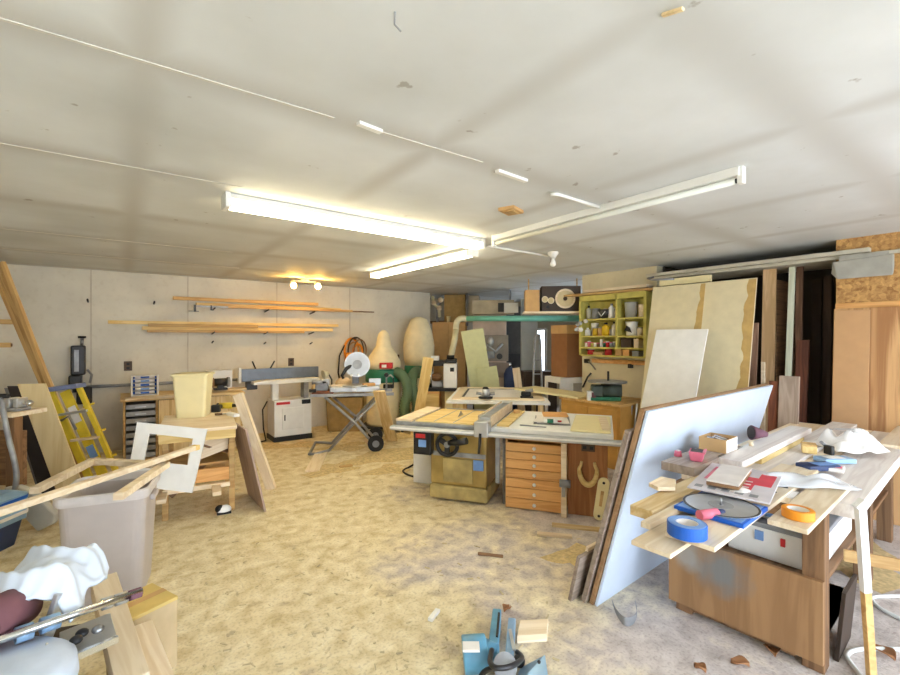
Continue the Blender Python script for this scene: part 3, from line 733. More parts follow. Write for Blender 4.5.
MB().tube([(0, 0, .0), (0, .0, .16), (-.05, -.02, .26)], .012).build('arm', darkmetal, t); MB().cyl((-.05, -.02, .26), (-.12, -.06, .24), .03, .07).build('lamp_shade', cream_pipe, t); MB().b2((-.03, -.03, 0), (.03, .03, .04)).build('clamp', black, t, .005)
# orange cord hung on the wall behind the saw
p = ony(353, 340, 8.18)
t = thing('cord_reel', 'orange hose and brown cord coil hung on the back wall above the mitre saw', 'cord', p)
for k, (r_, mat, nm) in enumerate([(.20, orange, 'hose_loop'), (.16, fir, 'cord_loop'), (.22, cord_black, 'cord_loop'), (.13, orange, 'hose_loop'), (.18, walnut, 'cord_loop')]):
    MB().tube([(r_ * .72 * cos(a) + .03 * k - .05, -.05 - .03 * k, -.2 + r_ * 1.15 * sin(a) - .03 * (k % 2)) for a in [2 * pi * i / 26 for i in range(26)]], .022 if mat is orange else .013, 8, True).build(nm, mat, t)
MB().b2((-.2, -.16, -.46), (.06, -.04, -.24)).build('hose_body', orange, t, .03); MB().cyl((0, .02, .02), (0, -.14, .02), .014).build('hook', darkmetal, t)
MB().tube([(-.2, -.06, -.1), (-.3, -.06, -.3), (-.32, -.05, -.62), (-.27, -.05, -.85)], .014).build('hanging_tail', cord_black, t)
# tan bin behind the stand
p = F(352, 430)
t = thing('storage_bin', 'tan rectangular bin with a dark band behind the mitre saw stand', 'bin', cam(-1.87, 8.05), brg(84))
MB().hull([[(-.29, -.17, 0), (.29, -.17, 0), (.29, .17, 0), (-.29, .17, 0)], [(-.32, -.2, .7), (.32, -.2, .7), (.32, .2, .7), (-.32, .2, .7)]]).build('body', tan_bin, t, .03)
MB().b2((-.322, -.202, .6), (.322, .202, .63)).build('band', black, t, .004); MB().b2((-.33, -.21, .7), (.33, .21, .725)).build('lid', tan_bin, t, .01)
p = F(346, 432) 
t = thing('cardboard_block', 'crumpled pale paper on the lid of the tan bin', 'paper', t.location + V((-.04, -.02, .726)))
MB().sph((0, 0, .11), .13, (1.2, .9, .85), 9).build('paper', pale, t)

# ------------------------------------------------------------------ dust collectors
def collector(loc, label, bagtop, r=.30, cone=True):
    t = thing('dust_collector', label, 'dust collector', loc, brg(90))
    b = MB().b2((-.36, -.30, .08), (.42, .3, .115)).build('base', darkmetal, t, .006)
    for sx in (-.3, .36):
        for sy in (-.25, .25):
            w_ = MB().cyl((sx - .02, sy, .045), (sx + .02, sy, .045), .045).build('caster', rubber, t)
    MB().lathe([(r * .96, .116), (r, .16), (r, .84), (r * .94, .87)], n=32).build('lower_bag', dustbag, t)
    MB().lathe([(r * 1.02, .87), (r * 1.06, .885), (r * 1.06, 1.08), (r * 1.0, 1.10)], n=32).build('drum_ring', green_enamel, t)
    m = MB()
    if cone: m.lathe([(r * .98, 1.10), (r * 1.02, 1.2), (r * .8, 1.34), (r * .46, 1.5), (r * .36, 1.66), (r * .3, bagtop - .06), (.03, bagtop)], n=32)
    else: m.lathe([(r * .98, 1.10), (r * 1.12, 1.25), (r * 1.16, 1.5), (r * 1.0, 1.75), (r * .6, bagtop - .05), (.05, bagtop)], n=32)
    m.build('filter_bag', dustbag, t)
    return t
loc = cam(-1.18, 8.0)
t = collector(loc, 'green ringed dust collector with a cone filter bag against the back wall', 1.78)
MB().b2((-.02, -.36, 1.12), (.20, -.24, 1.22)).build('switch_plate', red, t, .01); MB().b2((.02, -.365, 1.14), (.1, -.355, 1.19)).build('maker_label', white_paint, t)
MB().b2((.04, -.33, .78), (.22, -.28, .85)).build('handle', black, t, .01)
t = collector(cam(-.62, 8.95), 'dust collector with a bulging cream filter bag beside the tan tall panel', 2.06, .27, False)
q = cam(-.98, 7.75)
def qq(x, y, z): return q + RIGHT * x + FWD * y + UP * z
t = thing('dust_hose', 'fat green corrugated hose looping between the dust collectors', 'hose', q)
pl = [(-.0, .12, 1.04), (.12, .05, 1.02), (.22, .0, .9), (.25, -.02, .7), (.2, -.02, .48), (.22, 0, .3), (.34, .02, .26), (.41, .04, .42), (.38, .06, .6), (.32, .1, .75), (.31, .2, .92), (.33, .5, 1.0), (.36, .95, 1.0)]
sp = smooth([RIGHT * x + FWD * y + UP * z for x, y, z in pl], 10)
MB().tube(sp, [.088 + (.008 if i % 2 else -.008) for i in range(len(sp))], 14).build('hose', green_hose, t)
MB().cyl(sp[0] - (sp[1] - sp[0]).normalized() * .06, sp[2], .1).build('cuff', green_enamel, t); MB().cyl(sp[-3], sp[-1] + (sp[-1] - sp[-2]).normalized() * .05, .1).build('cuff', green_enamel, t)
# planks leaning there
A = F(392, 441); A2 = D(379, 391, 6.35)
plank('plank', pine, A, A2, .17, .03, RIGHT, label='knotty yellow plank leaning on the end of the saw stand', cat='board')
A = F(421, 440); B = D(428.5, 358, 6.75)
plank('plank', yellow_pine, F(415, 436), B, .16, .03, RIGHT, label='bright yellow plank leaning upright beside the planer cabinet', cat='board')

# ------------------------------------------------------------------ planer on its cabinets, pipes above
KS = 1.16
p = cam(-.275, 8.2)
t = thing('planer_cabinet', 'orange pine cabinet under the black and white planer', 'cabinet', p, brg(92))
MB().b2((-.28, -.27, 0), (.10, .27, .70)).build('body', orange_pine, t, .004); MB().b2((-.27, -.285, .06), (.09, -.27, .66)).build('door', yellow_pine, t, .003)
t = thing('side_cabinet', 'pale painted cabinet beside the orange planer cabinet', 'cabinet', cam(.095, 8.25), brg(92))
MB().b2((-.18, -.25, 0), (.21, .25, .70)).build('body', cream, t, .004); MB().b2((-.17, -.262, .05), (.20, -.25, .67)).build('door', cream, t, .003)
t = thing('planer', 'black and white bench planer standing on the orange cabinet', 'planer', cam(-.105, 8.2, .702), brg(92)); t.scale = (KS,) * 3
MB().b2((-.26, -.24, 0), (.20, .24, .05)).build('base', black, t, .006)
MB().b2((0, -.24, .05), (.20, .24, .42)).build('side_cover', white_enamel, t, .01); MB().b2((.10, -.247, .30), (.16, -.24, .36)).build('maker_label', black, t)
MB().b2((-.24, -.2, .38), (.02, .2, .46)).build('cutter_head', black, t, .01); MB().b2((.02, -.22, .42), (.2, .22, .48)).build('top_cover', black, t, .015)
for y in (-.18, .18): MB().cyl((-.2, y, .05), (-.2, y, .38), .02).build('column', chrome, t)
MB().sph((-.12, -.05, .2), .09, (1, .9, .8)).build('motor', walnut, t); MB().b2((-.2, -.12, .05), (-.02, .1, .14)).build('roller_bed', dullsteel, t, .01)
MB().b2((-.2, -.1, .46), (-.08, .05, .53)).build('depth_scale', white_enamel, t, .006); MB().cyl((.1, 0, .48), (.1, 0, .54), .06).build('dust_port', black, t)
t = thing('dust_pipe', 'teal and cream dust pipe crossing above the outfeed table', 'pipe', cam(0, 0))
Y = 7.35
def cc(px, py, d): return D(px, py, d)
a, b = cc(466, 318.5, 8.3), cc(581, 318.5, 7.3)
MB().cyl(a, b, .05, n=20).build('crossing_pipe', teal, t)
el = [cc(467, 318.5, 8.3), cc(460, 319, 8.3), cc(456.5, 323, 8.3), cc(456, 330, 8.3)]
MB().tube(smooth(el, 6), .056, 16).build('elbow', cream_pipe, t)
MB().tube([cc(456, 329, 8.3), cc(455, 338, 8.26), cc(450.5, 358.5, 8.2)], .055, 16).build('drop_pipe', cream_pipe, t)
# pale green board
A = F(493, 432) ; 
P0, P1, P2 = D(460.5, 331.5, 8.0), D(483.5, 328, 8.0), None
top = (P0 + P1) / 2; bot = cam(.86, 7.75, 0); bot = F(487.6, 424)
plank('green_board', greenboard, bot, top, .40, .02, RIGHT, label='pale green board leaning at a slant behind the outfeed table', cat='board')
plank('green_board', greenboard, bot + RIGHT * .14 - FWD * .07, bot + RIGHT * .14 + (top - bot) * .62 - FWD * .07, .38, .02, RIGHT, label='shorter pale board in front of the slanting green board', cat='board')
# ------------------------------------------------------------------ the utility corner beyond the opening
R100 = brg(98)
def at(px, py, d, z=None):
    p = D(px, py, d)
    if z is not None: p.z = z
    return p
# furnace
p = at(490, 338, 9.4, 0)
t = thing('furnace', 'pinkish furnace with a grey burner panel behind the outfeed table', 'furnace', p, R100)
MB().b2((-.36, 0, .35), (.33, .7, 2.22)).build('cabinet', pinkbrick, t, .01)
fp = MB().b2((-.20, -.04, 1.16), (.38, .02, 1.70)).build('burner_panel', plain('grey_tan_panel', (164, 154, 142), .5), t, .006)
MB().sph((.02, -.05, 1.56), .08, (.8, .5, 1.3)).build('gauge', alu, fp); MB().tube([(-.12, -.06, 1.3), (-.05, -.1, 1.5), (.12, -.1, 1.36), (.26, -.06, 1.52)], .025).build('burner_pipe', alu, fp)
MB().b2((-.1, -.1, 1.22), (.1, -.02, 1.36)).build('gas_valve', dullsteel, fp, .01); MB().cyl((.2, -.1, 1.26), (.2, -.02, 1.26), .06).build('blower', darkmetal, fp)
MB().b2((-.12, -.035, .82), (.40, .0, 1.13)).build('lower_door', plain('mauve_grey', (160, 148, 144), .5), t, .006)
MB().b2((-.36, -.0, .0), (.36, .6, .35)).build('stand', darkmetal, t, .01)
t = thing('supply_duct', 'pale metal duct with a dark square port above the furnace', 'duct', at(493, 307, 9.0, 0), R100)
MB().b2((-.42, 0, 2.12), (.42, .5, 2.40)).build('duct', duct, t, .006); MB().b2((.1, -.012, 2.16), (.24, .02, 2.34)).build('port', black, t); MB().b2((.22, -.02, 2.14), (.50, .0, 2.34)).build('cover', white_enamel, t, .003)
MB().cyl((.34, .2, 2.40), (.34, .2, CEIL), .02).build('hanger', dullsteel, t)
t = thing('plenum_duct', 'big tan sheet metal duct box hanging by the end of the back wall', 'duct', at(455, 300, 9.9, 0), R100)
MB().b2((-.24, 0, 2.0), (.22, .5, CEIL - .02)).build('duct', tan_bin, t, .006); MB().b2((.24, .05, 2.0), (.52, .5, CEIL - .04)).build('branch', duct, t, .006)
MB().cyl((.27, -.05, 1.9), (.27, -.05, CEIL), .03).build('vent_pipe', dullsteel, t)
p = at(438, 305, 9.95, 0)
t = thing('water_pipes', 'knotted pale pipe fittings beside the tan duct box', 'pipe', p, R100)
MB().tube([(-.12, 0, CEIL - .05), (-.1, 0, 2.4), (.02, 0, 2.3), (.04, 0, 2.1)], .035).build('pipe', cream_pipe, t); MB().tube([(.1, .05, CEIL - .05), (.06, .05, 2.45), (-.04, .05, 2.35), (-.02, .05, 2.0)], .03).build('pipe', dullsteel, t)
for x, z in ((-.1, 2.42), (.03, 2.3), (.06, 2.48)): MB().sph((x, 0, z), .06).build('fitting', pale, t)
MB().b2((-.2, .1, 1.96), (.2, .3, 2.02)).build('bracket', walnut, t)
p = at(447, 325, 9.7, 0)
t = thing('tall_cabinet', 'tall tan two door cabinet standing past the end of the back wall', 'cabinet', p, R100)
MB().b2((-.32, 0, 0), (.40, .35, 1.98)).build('body', tan_card, t, .004)
for a, b in ((-.315, .03), (.04, .395)): MB().b2((a, -.02, .03), (b, 0, 1.95)).build('door', tan_card, t, .004)
t = thing('paint_pot', 'small cream cup on top of the tall tan cabinet', 'cup', at(448.5, 322, 9.75, 1.982), R100)
MB().lathe([(.035, 0), (.045, .12), (.045, .13)], n=14).build('cup', cream, t)
# charcoal panel, grey door, brown column things
p = at(512, 340, 10.25, 0)
t = thing('charcoal_cabinet', 'tall charcoal cabinet between furnace and grey door', 'cabinet', p, R100)
MB().b2((-.19, 0, 0), (.22, .4, 2.36)).build('body', charcoal, t, .005); MB().b2((-.16, -.015, 1.3), (.19, 0, 2.26)).build('upper_door', charcoal, t, .003); MB().b2((-.16, -.015, .05), (.19, 0, 1.28)).build('lower_door', plain('slate_panel', (70, 72, 78), .6), t, .003)
p = at(530, 340, 9.0, 0)
t = thing('grey_door', 'pale grey door leaf standing open beside the bright window', 'door leaf', p, brg(80)); t['kind'] = 'thing'
MB().b2((-.18, 0, .02), (.16, .045, 2.42)).build('leaf', greydoor, t, .004); MB().cyl((.12, -.04, 1.0), (.12, .0, 1.0), .025).build('knob', chrome, t)
t = thing('leaning_grey_sheet', 'wider grey panel leaning in front of the pale grey door', 'panel', at(531, 360, 8.7, 0), brg(80))
MB().b2((-.19, 0, .55), (.20, .03, 1.72)).build('panel', greydoor, t, .004); MB().b2((-.19, 0, 0), (.2, .03, .545)).build('kick_panel', charcoal, t, .004)
t = thing('hand_truck', 'grey steel hand truck handle standing before the bright window', 'hand truck', at(538, 350, 8.0, 0), brg(85))
MB().tube(smooth([(-.1, 0, .05), (-.08, 0, 1.1), (-.06, 0, 1.6), (0, 0, 1.7), (.04, 0, 1.6), (.06, 0, 1.1), (.08, 0, .05)], 6), .018).build('frame', dullsteel, t)
for z in (.5, 1.0, 1.25): MB().cyl((-.09, 0, z), (.07, 0, z), .012).build('crossbar', dullsteel, t)
MB().b2((-.12, -.2, 0), (.1, 0, .02)).build('toe_plate', darkmetal, t)
t = thing('dark_cupboard', 'low dark red brown cupboard under the bright window', 'cupboard', at(540, 375, 8.3, 0), brg(85))
MB().b2((-.3, .0, 0), (.32, .4, 1.02)).build('body', dark_box, t, .006); MB().b2((-.28, -.02, .04), (.0, 0, .98)).build('door', dark_box, t, .004); MB().b2((.01, -.02, .04), (.3, 0, .98)).build('door', dark_box, t, .004)
plank('plank', pale, F(524, 428.5), D(516, 368, 7.9), .13, .02, RIGHT, label='short pinkish board leaning on the charcoal cabinet', cat='board')
t = thing('gas_bottle', 'dark blue gas cylinder with a bright valve before the charcoal cabinet', 'gas cylinder', at(510, 375, 8.6, 0))
MB().lathe([(.11, 0), (.12, .02), (.12, .95), (.08, 1.05), (.03, 1.09)], n=20).build('cylinder', navy, t); MB().cyl((0, 0, 1.09), (0, 0, 1.17), .025).build('valve', chrome, t)
# speaker and its shelf
p = at(556, 313, 7.2) + UP * .02
t = thing('speaker_shelf', 'long pale plank hung under the ceiling carrying the loudspeaker', 'shelf', p, brg(96))
MB().b2((-.52, -.16, -.035), (.42, .2, 0)).build('shelf_board', pale, t, .003)
for x in (-.42, .36): MB().b2((x - .01, .185, 0), (x + .01, .2, CEIL - p.z)).build('hanger', fir, t)
t = thing('loudspeaker', 'dark three way loudspeaker lying on the hanging plank', 'speaker', p + UP * .001 + RIGHT * .03, brg(96))
MB().b2((-.27, -.1, 0), (.34, .18, .40)).build('enclosure', dark_box, t, .006)
def cone(x, z, r, nm):
    m = Matrix(((1, 0, 0, x), (0, 0, -1, -.1), (0, 1, 0, z), (0, 0, 0, 1)))
    f = MB().ring((0, 0, 0), r, r * .82, .014, M=m).build(nm, pale, t)
    MB().lathe([(r * .82, .012), (r * .35, -.012 + .014), (r * .3, .004), (r * .25, .012), (.004, .018)], n=28, M=m).build('cone', cone_paper, f); MB().sph((x, -.11, z), r * .22, (1, .5, 1)).build('dust_cap', dark_box, f)
cone(.10, .20, .155, 'woofer_ring'); cone(-.12, .17, .05, 'midrange_ring'); cone(-.215, .19, .05, 'tweeter_ring'); MB().cyl((-.17, -.108, .07), (-.17, -.09, .07), .025).build('port', black, t)
t = thing('cardboard_box', 'plain tan box beside the loudspeaker on the hanging plank', 'box', p + UP * .001 + RIGHT * -.38 - FWD * .02, brg(96))
MB().b2((-.12, -.12, 0), (.10, .16, .33)).build('body', tan_card, t, .004); MB().b2((-.12, -.125, .3), (.1, .165, .335)).build('lid', tan_card, t, .003)
# tall brown carton on its white stand
p = at(566, 378, 7.35, 0)
t = thing('carton_stand', 'white painted stand under the tall brown carton', 'stand', p, brg(70))
MB().b2((-.24, -.2, .92), (.26, .26, 1.01)).build('top', white_paint, t, .004); MB().b2((-.24, -.2, 0), (-.0, -.17, .92)).build('front_panel', white_paint, t, .004)
for x, y in ((.24, -.18), (.24, .24), (-.22, .24)): MB().b2((x - .02, y - .02, 0), (x + .02, y + .02, .92)).build('leg', white_paint, t)
t = thing('tall_carton', 'tall brown cardboard carton with a torn tan top behind the outfeed table', 'carton', p + UP * 1.012, brg(152))
MB().b2((-.2, -.14, 0), (.17, .2, .74)).build('body', brown_card, t, .004)
MB().b2((-.202, -.142, .70), (.172, .202, .84)).build('torn_top', tan_card, t, .004)
MB().b2((-.2035, .02, .0), (-.2, .06, .7)).build('tape', tan_card, t)
# crumpled bags on the shelf edge
t = thing('plastic_bundle', 'crumpled white plastic bags stuffed beside the paint shelf top', 'plastic bags', at(580, 325, 6.7))
for i in range(6):
    MB().sph((random.uniform(-.1, .08), random.uniform(-.05, .05), random.uniform(-.08, .08)), random.uniform(.03, .05), (1.2, .8, .9), 8).build('bag', paper if i % 2 else concrete_chip, t)

# ------------------------------------------------------------------ paint shelf on the cream wall
XS, XW = 5.58, 5.8
def sp_(px, py): return onx(px, py, XS)
yl, ym, yr = 4.36, 3.74, 3.30
t = thing('paint_shelf', 'yellow painted wall shelf full of paint cans and bottles', 'shelf unit', (XW, 0, 0))
def ys(name, y0, y1, z0, z1, x0=XS - XW, x1=-.001, mat=yellow_paint): return MB().b2((x0, y0, z0), (x1, y1, z1)).build(name, mat, t, .002)
ZS = [1.395, 1.51, 1.675, 1.925]
ys('side', yl - .03, yl, 1.385, 2.26); ys('divider', ym - .03, ym, 1.51, 2.26); ys('side', yr - .02, yr + .02, 1.385, 2.26)
ys('top_board', yr, yl, 2.19, 2.27)
for z in ZS: ys('shelf', yr, yl - .03, z - .022, z)
ys('back_panel', yr, yl, 1.385, 2.2, -.012)
ys('tool_rail', yr, yl - .1, 1.27, 1.33, -.05, -.001, orange_pine)
g = 'paint cans and bottles on the yellow shelf'
def can(y, zi, r, h, mat, label, lid=None, bucket=False, x=-.12):
    o = thing('bucket' if bucket else 'paint_can', label, 'bucket' if bucket else 'can', (XW + x, y, ZS[zi] + .001), 0, g)
    MB().lathe([(r * (.88 if bucket else 1), 0), (r, h * .96), (r * .94, h)], n=20).build('body', mat, o); MB().lathe([(r * 1.05, h), (r * 1.05, h + .012)], n=20).build('lid', lid or dullsteel, o)
    return o
def bottle(y, zi, r, h, mat, label, cap=black, x=-.13):
    o = thing('bottle', label, 'bottle', (XW + x, y, ZS[zi] + .001), 0, g)
    MB().lathe([(r, 0), (r, h * .66), (r * .9, h * .74), (r * .36, h * .82), (r * .36, h * .88)], n=16).build('body', mat, o); MB().lathe([(r * .45, h * .86), (r * .45, h)], n=12).build('cap', cap, o)
    return o
def box_(y, zi, w, h, mat, label, nm='box', d=.12, x=-.12):
    o = thing(nm, label, nm.split('_')[-1], (XW + x, y, ZS[zi] + .001), 0, g)
    MB().b2((-d / 2, -w / 2, 0), (d / 2, w / 2, h)).build('body', mat, o, .004); MB().b2((-d / 2 - .002, -w / 2 - .002, h * .8), (d / 2 + .002, w / 2 + .002, h + .002)).build('lid', mat, o, .003); return o
# top shelf
bottle(4.25, 3, .038, .20, plain('grey_white_can', (190, 188, 176), .4, .3), 'pale spray can at the outer end of the top shelf')
can(4.13, 3, .06, .14, grey_plastic, 'grey tub beside the pale spray can on the top shelf')
o = thing('tool_basket', 'dark wire bowl of bits on the top shelf', 'bowl', (XW - .12, 3.97, ZS[3] + .001), 0, g)
MB().lathe([(.05, 0), (.1, .07), (.105, .13), (.1, .13), (.09, .07), (.04, .01)], n=20).build('bowl', darkmetal, o); MB().sph((0, 0, .1), .05).build('contents', pale, o); MB().tube([(-.09, .06, .1), (-.1, 0, .03), (-.09, -.06, .1)], .006).build('handle', white_paint, o)
bottle(3.86, 3, .045, .21, white_paint, 'white bottle next to the dark bowl on the top shelf', grey_plastic)
bottle(3.79, 3, .03, .17, dullsteel, 'thin grey bottle against the shelf divider on the top shelf')
can(3.56, 3, .085, .20, plain('grey_pail', (176, 176, 170), .5), 'large grey pail on the top shelf past the divider', None, True)
can(3.38, 3, .06, .16, pale, 'tan can beside the large grey pail', pale)
# second
bottle(4.27, 2, .04, .12, white_paint, 'short white bottle at the outer end of the second shelf', white_paint)
box_(4.2, 2, .09, .19, white_paint, 'upright white box behind the yellow can on the second shelf', 'white_box', .05, -.05)
can(4.14, 2, .045, .11, plain('mustard_label', (206, 170, 44), .5), 'mustard can in front of the upright white box')
can(4.05, 2, .04, .11, tan_card, 'tan can beside the mustard can on the second shelf')
bottle(3.955, 2, .055, .19, plain('yellow_bottle', (224, 184, 40), .4), 'yellow bottle with a black cap on the second shelf')
can(3.87, 2, .03, .08, dullsteel, 'little grey tin beside the yellow bottle')
bottle(3.82, 2, .032, .20, plain('milk_bottle', (226, 222, 210), .4), 'tall off white bottle against the divider on the second shelf')
bottle(3.77, 2, .025, .15, grey_plastic, 'slim grey bottle squeezed by the divider on the second shelf')
o = can(3.55, 2, .08, .18, white_paint, 'white paint bucket with dark drips on the second shelf', white_paint, True); MB().prism([(-.05, .02), (.06, .05), (.03, .12), (-.02, .09)], 0, .004, Matrix(((0, 0, -1, -.078), (1, 0, 0, 0), (0, 1, 0, .02), (0, 0, 0, 1)))).build('drip', black, o)
can(3.43, 2, .035, .1, pale, 'pale jar beside the drip marked bucket')
# third shelf: small jars
cols = [white_paint, pink, yellow_paint, white_paint, walnut, paper, green_enamel, red, dullsteel, grey_plastic]
txt = ['white jar, outermost', 'pink lidded jar, second', 'yellow jar, third', 'white jar, fourth', 'brown jar, fifth', 'pale tall jar, sixth', 'green jar, seventh', 'red jar, eighth', 'steel tin, ninth', 'grey tin, tenth']
for k in range(10):
    can(4.28 - .053 * k, 1, .022 + .003 * (k % 3 == 1), [.06, .075, .055, .05, .05, .10, .06, .07, .06, .07][k], cols[k], txt[k] + ' along the third shelf from its outer end', [pink, white_paint][k % 2], False, -.15)
box_(3.6, 1, .16, .13, dark_box, 'dark toolbox on the third shelf past the divider', 'tool_box', .12); box_(3.45, 1, .07, .12, pale, 'pale block beside the dark toolbox', 'wood_block')
# bottom
can(4.22, 0, .05, .07, red, 'red tin at the outer end of the bottom shelf', white_paint); box_(4.06, 0, .16, .04, tan_card, 'flat tan tray on the bottom shelf', 'tray'); can(3.92, 0, .05, .075, red, 'red tin beside the flat tan tray on the bottom shelf', red)
box_(3.72, 0, .10, .085, tan_card, 'small tan carton on the bottom shelf, nearer the outer end', 'carton'); box_(3.60, 0, .10, .085, orange_pine, 'small orange carton on the bottom shelf, nearer the stained sheet', 'carton'); box_(3.46, 0, .1, .07, grey_plastic, 'grey box at the inner end of the bottom shelf')
# tools under it
t = thing('wall_hook', 'black hook tool on the cream wall under the paint shelf', 'hook', onx(588, 361, XW))
MB().b2((-.03, -.03, -.03), (0, .05, .03)).build('plate', black, t); MB().tube([(-.02, -.02, 0), (-.05, -.1, -.05), (-.05, -.17, -.12)], .01).build('arm', dullsteel, t)
tag(MB().tube([onx(584, 385, XW) + V((-.03, 0, -.03)), onx(590, 377, XW) + V((-.06, 0, 0)), onx(592, 373, XW) + V((-.02, 0, 0))], .014).build('wall_hook', darkmetal), 'dark bent rod on the cream wall behind the disc sander', 'hook')
t = thing('wall_hook', 'small black socket on the tool rail below the paint shelf', 'socket', onx(630, 366, XW - .05))
MB().b2((-.02, -.025, -.03), (.048, .025, .03)).build('plate', black, t, .004); MB().b2((-.03, -.012, -.015), (-.018, .012, .015)).build('socket', darkmetal, t)
# boards lying on top of the paint shelf
plank('board', fir, V((5.68, 4.75, 2.305)), V((5.68, 3.2, 2.29)), .14, .03, (1, 0, 0), label='long thin board lying on top of the yellow paint shelf', cat='board')
plank('board', pale, V((5.70, 4.3, 2.345)), V((5.70, 3.3, 2.34)), .16, .04, (1, 0, 0), label='pale board stacked on the thin board above the paint shelf', cat='board')

# ------------------------------------------------------------------ disc sander cabinet along the cream wall
oak_ = plain('yellow_oak_veneer', (206, 158, 84), .5, var=.1)
t = thing('sander_cabinet', 'orange pine cabinet under the disc sander by the cream wall', 'cabinet', (5.32, 3.68, 0), 0)
MB().b2((-.36, -.42, 0), (.40, .50, .79)).build('body', oak_, t, .004)
MB().b2((-.375, -.40, .05), (-.36, .03, .74)).build('door', oak_, t, .003); MB().b2((-.375, .05, .05), (-.36, .48, .74)).build('door', oak_, t, .003)
MB().b2((-.38, -.44, .79), (.40, .52, .82)).build('top', fir, t, .003)
p = at(607, 403, 5.95, .822)
t = thing('disc_sander', 'green grey disc sander with a round table on the orange cabinet', 'sander', p, brg(100))
MB().b2((-.22, -.1, 0), (.16, .12, .05)).build('base', green_enamel, t, .01)
gm = plain('machine_green', (78, 92, 86), .5)
MB().cyl((-.08, 0, .13), (.18, -.04, .13), .095, .085).build('motor', gm, t); MB().b2((-.2, -.1, .05), (-.06, .1, .2)).build('housing', gm, t, .02)
MB().cyl((0, 0, .235), (0, 0, .255), .25, n=36).build('round_table', dullsteel, t); MB().cyl((0, 0, .18), (0, 0, .235), .05).build('neck', gm, t); MB().cyl((.02, .03, .255), (.02, .03, .38), .014).build('spindle', darkmetal, t)
t = thing('sander_box', 'white and dark red box at the end of the disc sander', 'box', at(591, 397, 5.95, .822), brg(100))
MB().b2((-.05, -.06, 0), (.05, .06, .12)).build('body', white_paint, t, .003); MB().b2((.0, -.063, .01), (.052, .063, .11)).build('end_label', maroon, t)
slab('cream_board', cream, V((4.95, 3.88, .822)), V((.50, .05, 0)), V((-.12, 1.10, .03)), .025, label='cream board lying flat between outfeed table and disc sander', cat='board')
tag(MB().tube([F(626, 466), D(632, 405, 5.7)], .012).build('metal_rod', concrete_chip), 'thin pale rod leaning between cabinet and brown boards, upper one', 'rod')
tag(MB().tube([F(631, 464), D(637, 404, 5.6)], .012).build('metal_rod', concrete_chip), 'thin pale rod leaning between cabinet and brown boards, farther one', 'rod')

# ------------------------------------------------------------------ sheets and boards against the lumber rack
# stained beige sheet
X0, X1 = 5.50, 5.05
yA, yB = onx(653, 288, 5.5).y, onx(757, 277, 5.5).y
zt = onx(700, 283, 5.5).z
U = V((0, yB - yA, 0)); Vv = V((X0 - X1, 0, zt))
sheet_mat = plain('beige_sheet', (224, 212, 176), .6, var=.06)
S = slab('plywood_sheet', sheet_mat, V((X1, yA, 0)), U, Vv, -.018, label='tall beige sheet with yellow glue stains leaning on the lumber rack', cat='sheet')
Lv = Vv.length; Lu = U.length
random.seed(3)
for uc, wd in ((.02, .055), (.45, .04)):
    pts = []; n = 60; e0 = 0
    for k in range(n + 1):
        v = -Lv / 2 + Lv * k / n
        pts.append((uc * 0 + (-Lu / 2 if uc < .1 else Lu * (.5 - .60) + -.02), v))
    # ragged glue stripe, thin film on the face
    ed = [wd * 1.6 + .012 * sin(k * .3) + .008 * sin(k * 1.1 + 1) + random.uniform(-.006, .006) for k in range(n + 1)]
    base = Lu / 2 - .002 if uc < .1 else None
    if base: poly = [(base, p[1]) for p in pts] + [(base - ed[k], pts[k][1]) for k in range(n, -1, -1)]
    else: poly = [(.0 + .06, pts[k][1]) for k in range(n + 1)] + [(.06 - ed[k], pts[k][1]) for k in range(n, -1, -1)]
    poly = [(x, max(-Lv / 2 + .01, min(Lv / 2 - .01, y))) for x, y in poly]
    MB().prism(poly, .0005, .0012).build('glue_stain', stain, S)
# dark board with its edge showing right of it
mq = onx(750, 323, 5.62); slab('board', wood('mauve_upright', (176, 138, 112), (140, 104, 82), 'Y'), V((5.42, mq.y, 0)), V((0, onx(758.5, 323, 5.62).y - mq.y, 0)), V((.20, 0, mq.z)), -.02, label='narrow mauve brown board just past the stained sheet', cat='board')
def upright(label, mat, pxl, pxr, pyt, x, dx=.25, t=.03, z0=0):
    a, b = onx(pxl, pyt, x), onx(pxr, pyt, x)
    return slab('upright_board', mat, V((x - dx, a.y, z0)), V((0, b.y - a.y, 0)), V((dx, 0, a.z - z0)), -t, label=label, cat='board', group='boards standing in the lumber rack')
upright('wide pale board standing on end in the dark lumber rack', wood('tan_upright', (232, 196, 148), (206, 166, 116), 'Y'), 763, 776, 268, 5.9, .12)
slab('upright_board', walnut, V((5.92, onx(776, 268, 5.9).y - .005, 0)), V((.7, .0, 0)), V((0, .03, 2.3)), .02, label='dark board edge beside the wide pale upright', cat='board', group='boards standing in the lumber rack')
upright('narrow greenish white board leaning in the lumber rack', wood('mint_board', (216, 220, 198), (190, 194, 172), 'Y'), 789, 795, 267, 5.85, .25)
upright('brown board leaning beside the greenish white one', wood('brown_upright', (150, 112, 84), (104, 72, 52), 'Y'), 796.5, 803, 265, 5.95, .15)
upright('shorter red brown board with a rounded face in the rack', wood('red_upright', (128, 72, 48), (84, 44, 30), 'Y'), 797, 809, 340, 5.8, .18, .03)
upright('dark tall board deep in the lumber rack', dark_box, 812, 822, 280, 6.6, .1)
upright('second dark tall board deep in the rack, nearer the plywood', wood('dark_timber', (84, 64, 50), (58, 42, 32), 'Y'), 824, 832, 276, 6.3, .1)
upright('dark panel at the back of the lumber rack', plain('grey_brown_panel', (74, 66, 62), .7), 733, 748, 290, 6.2, .1)
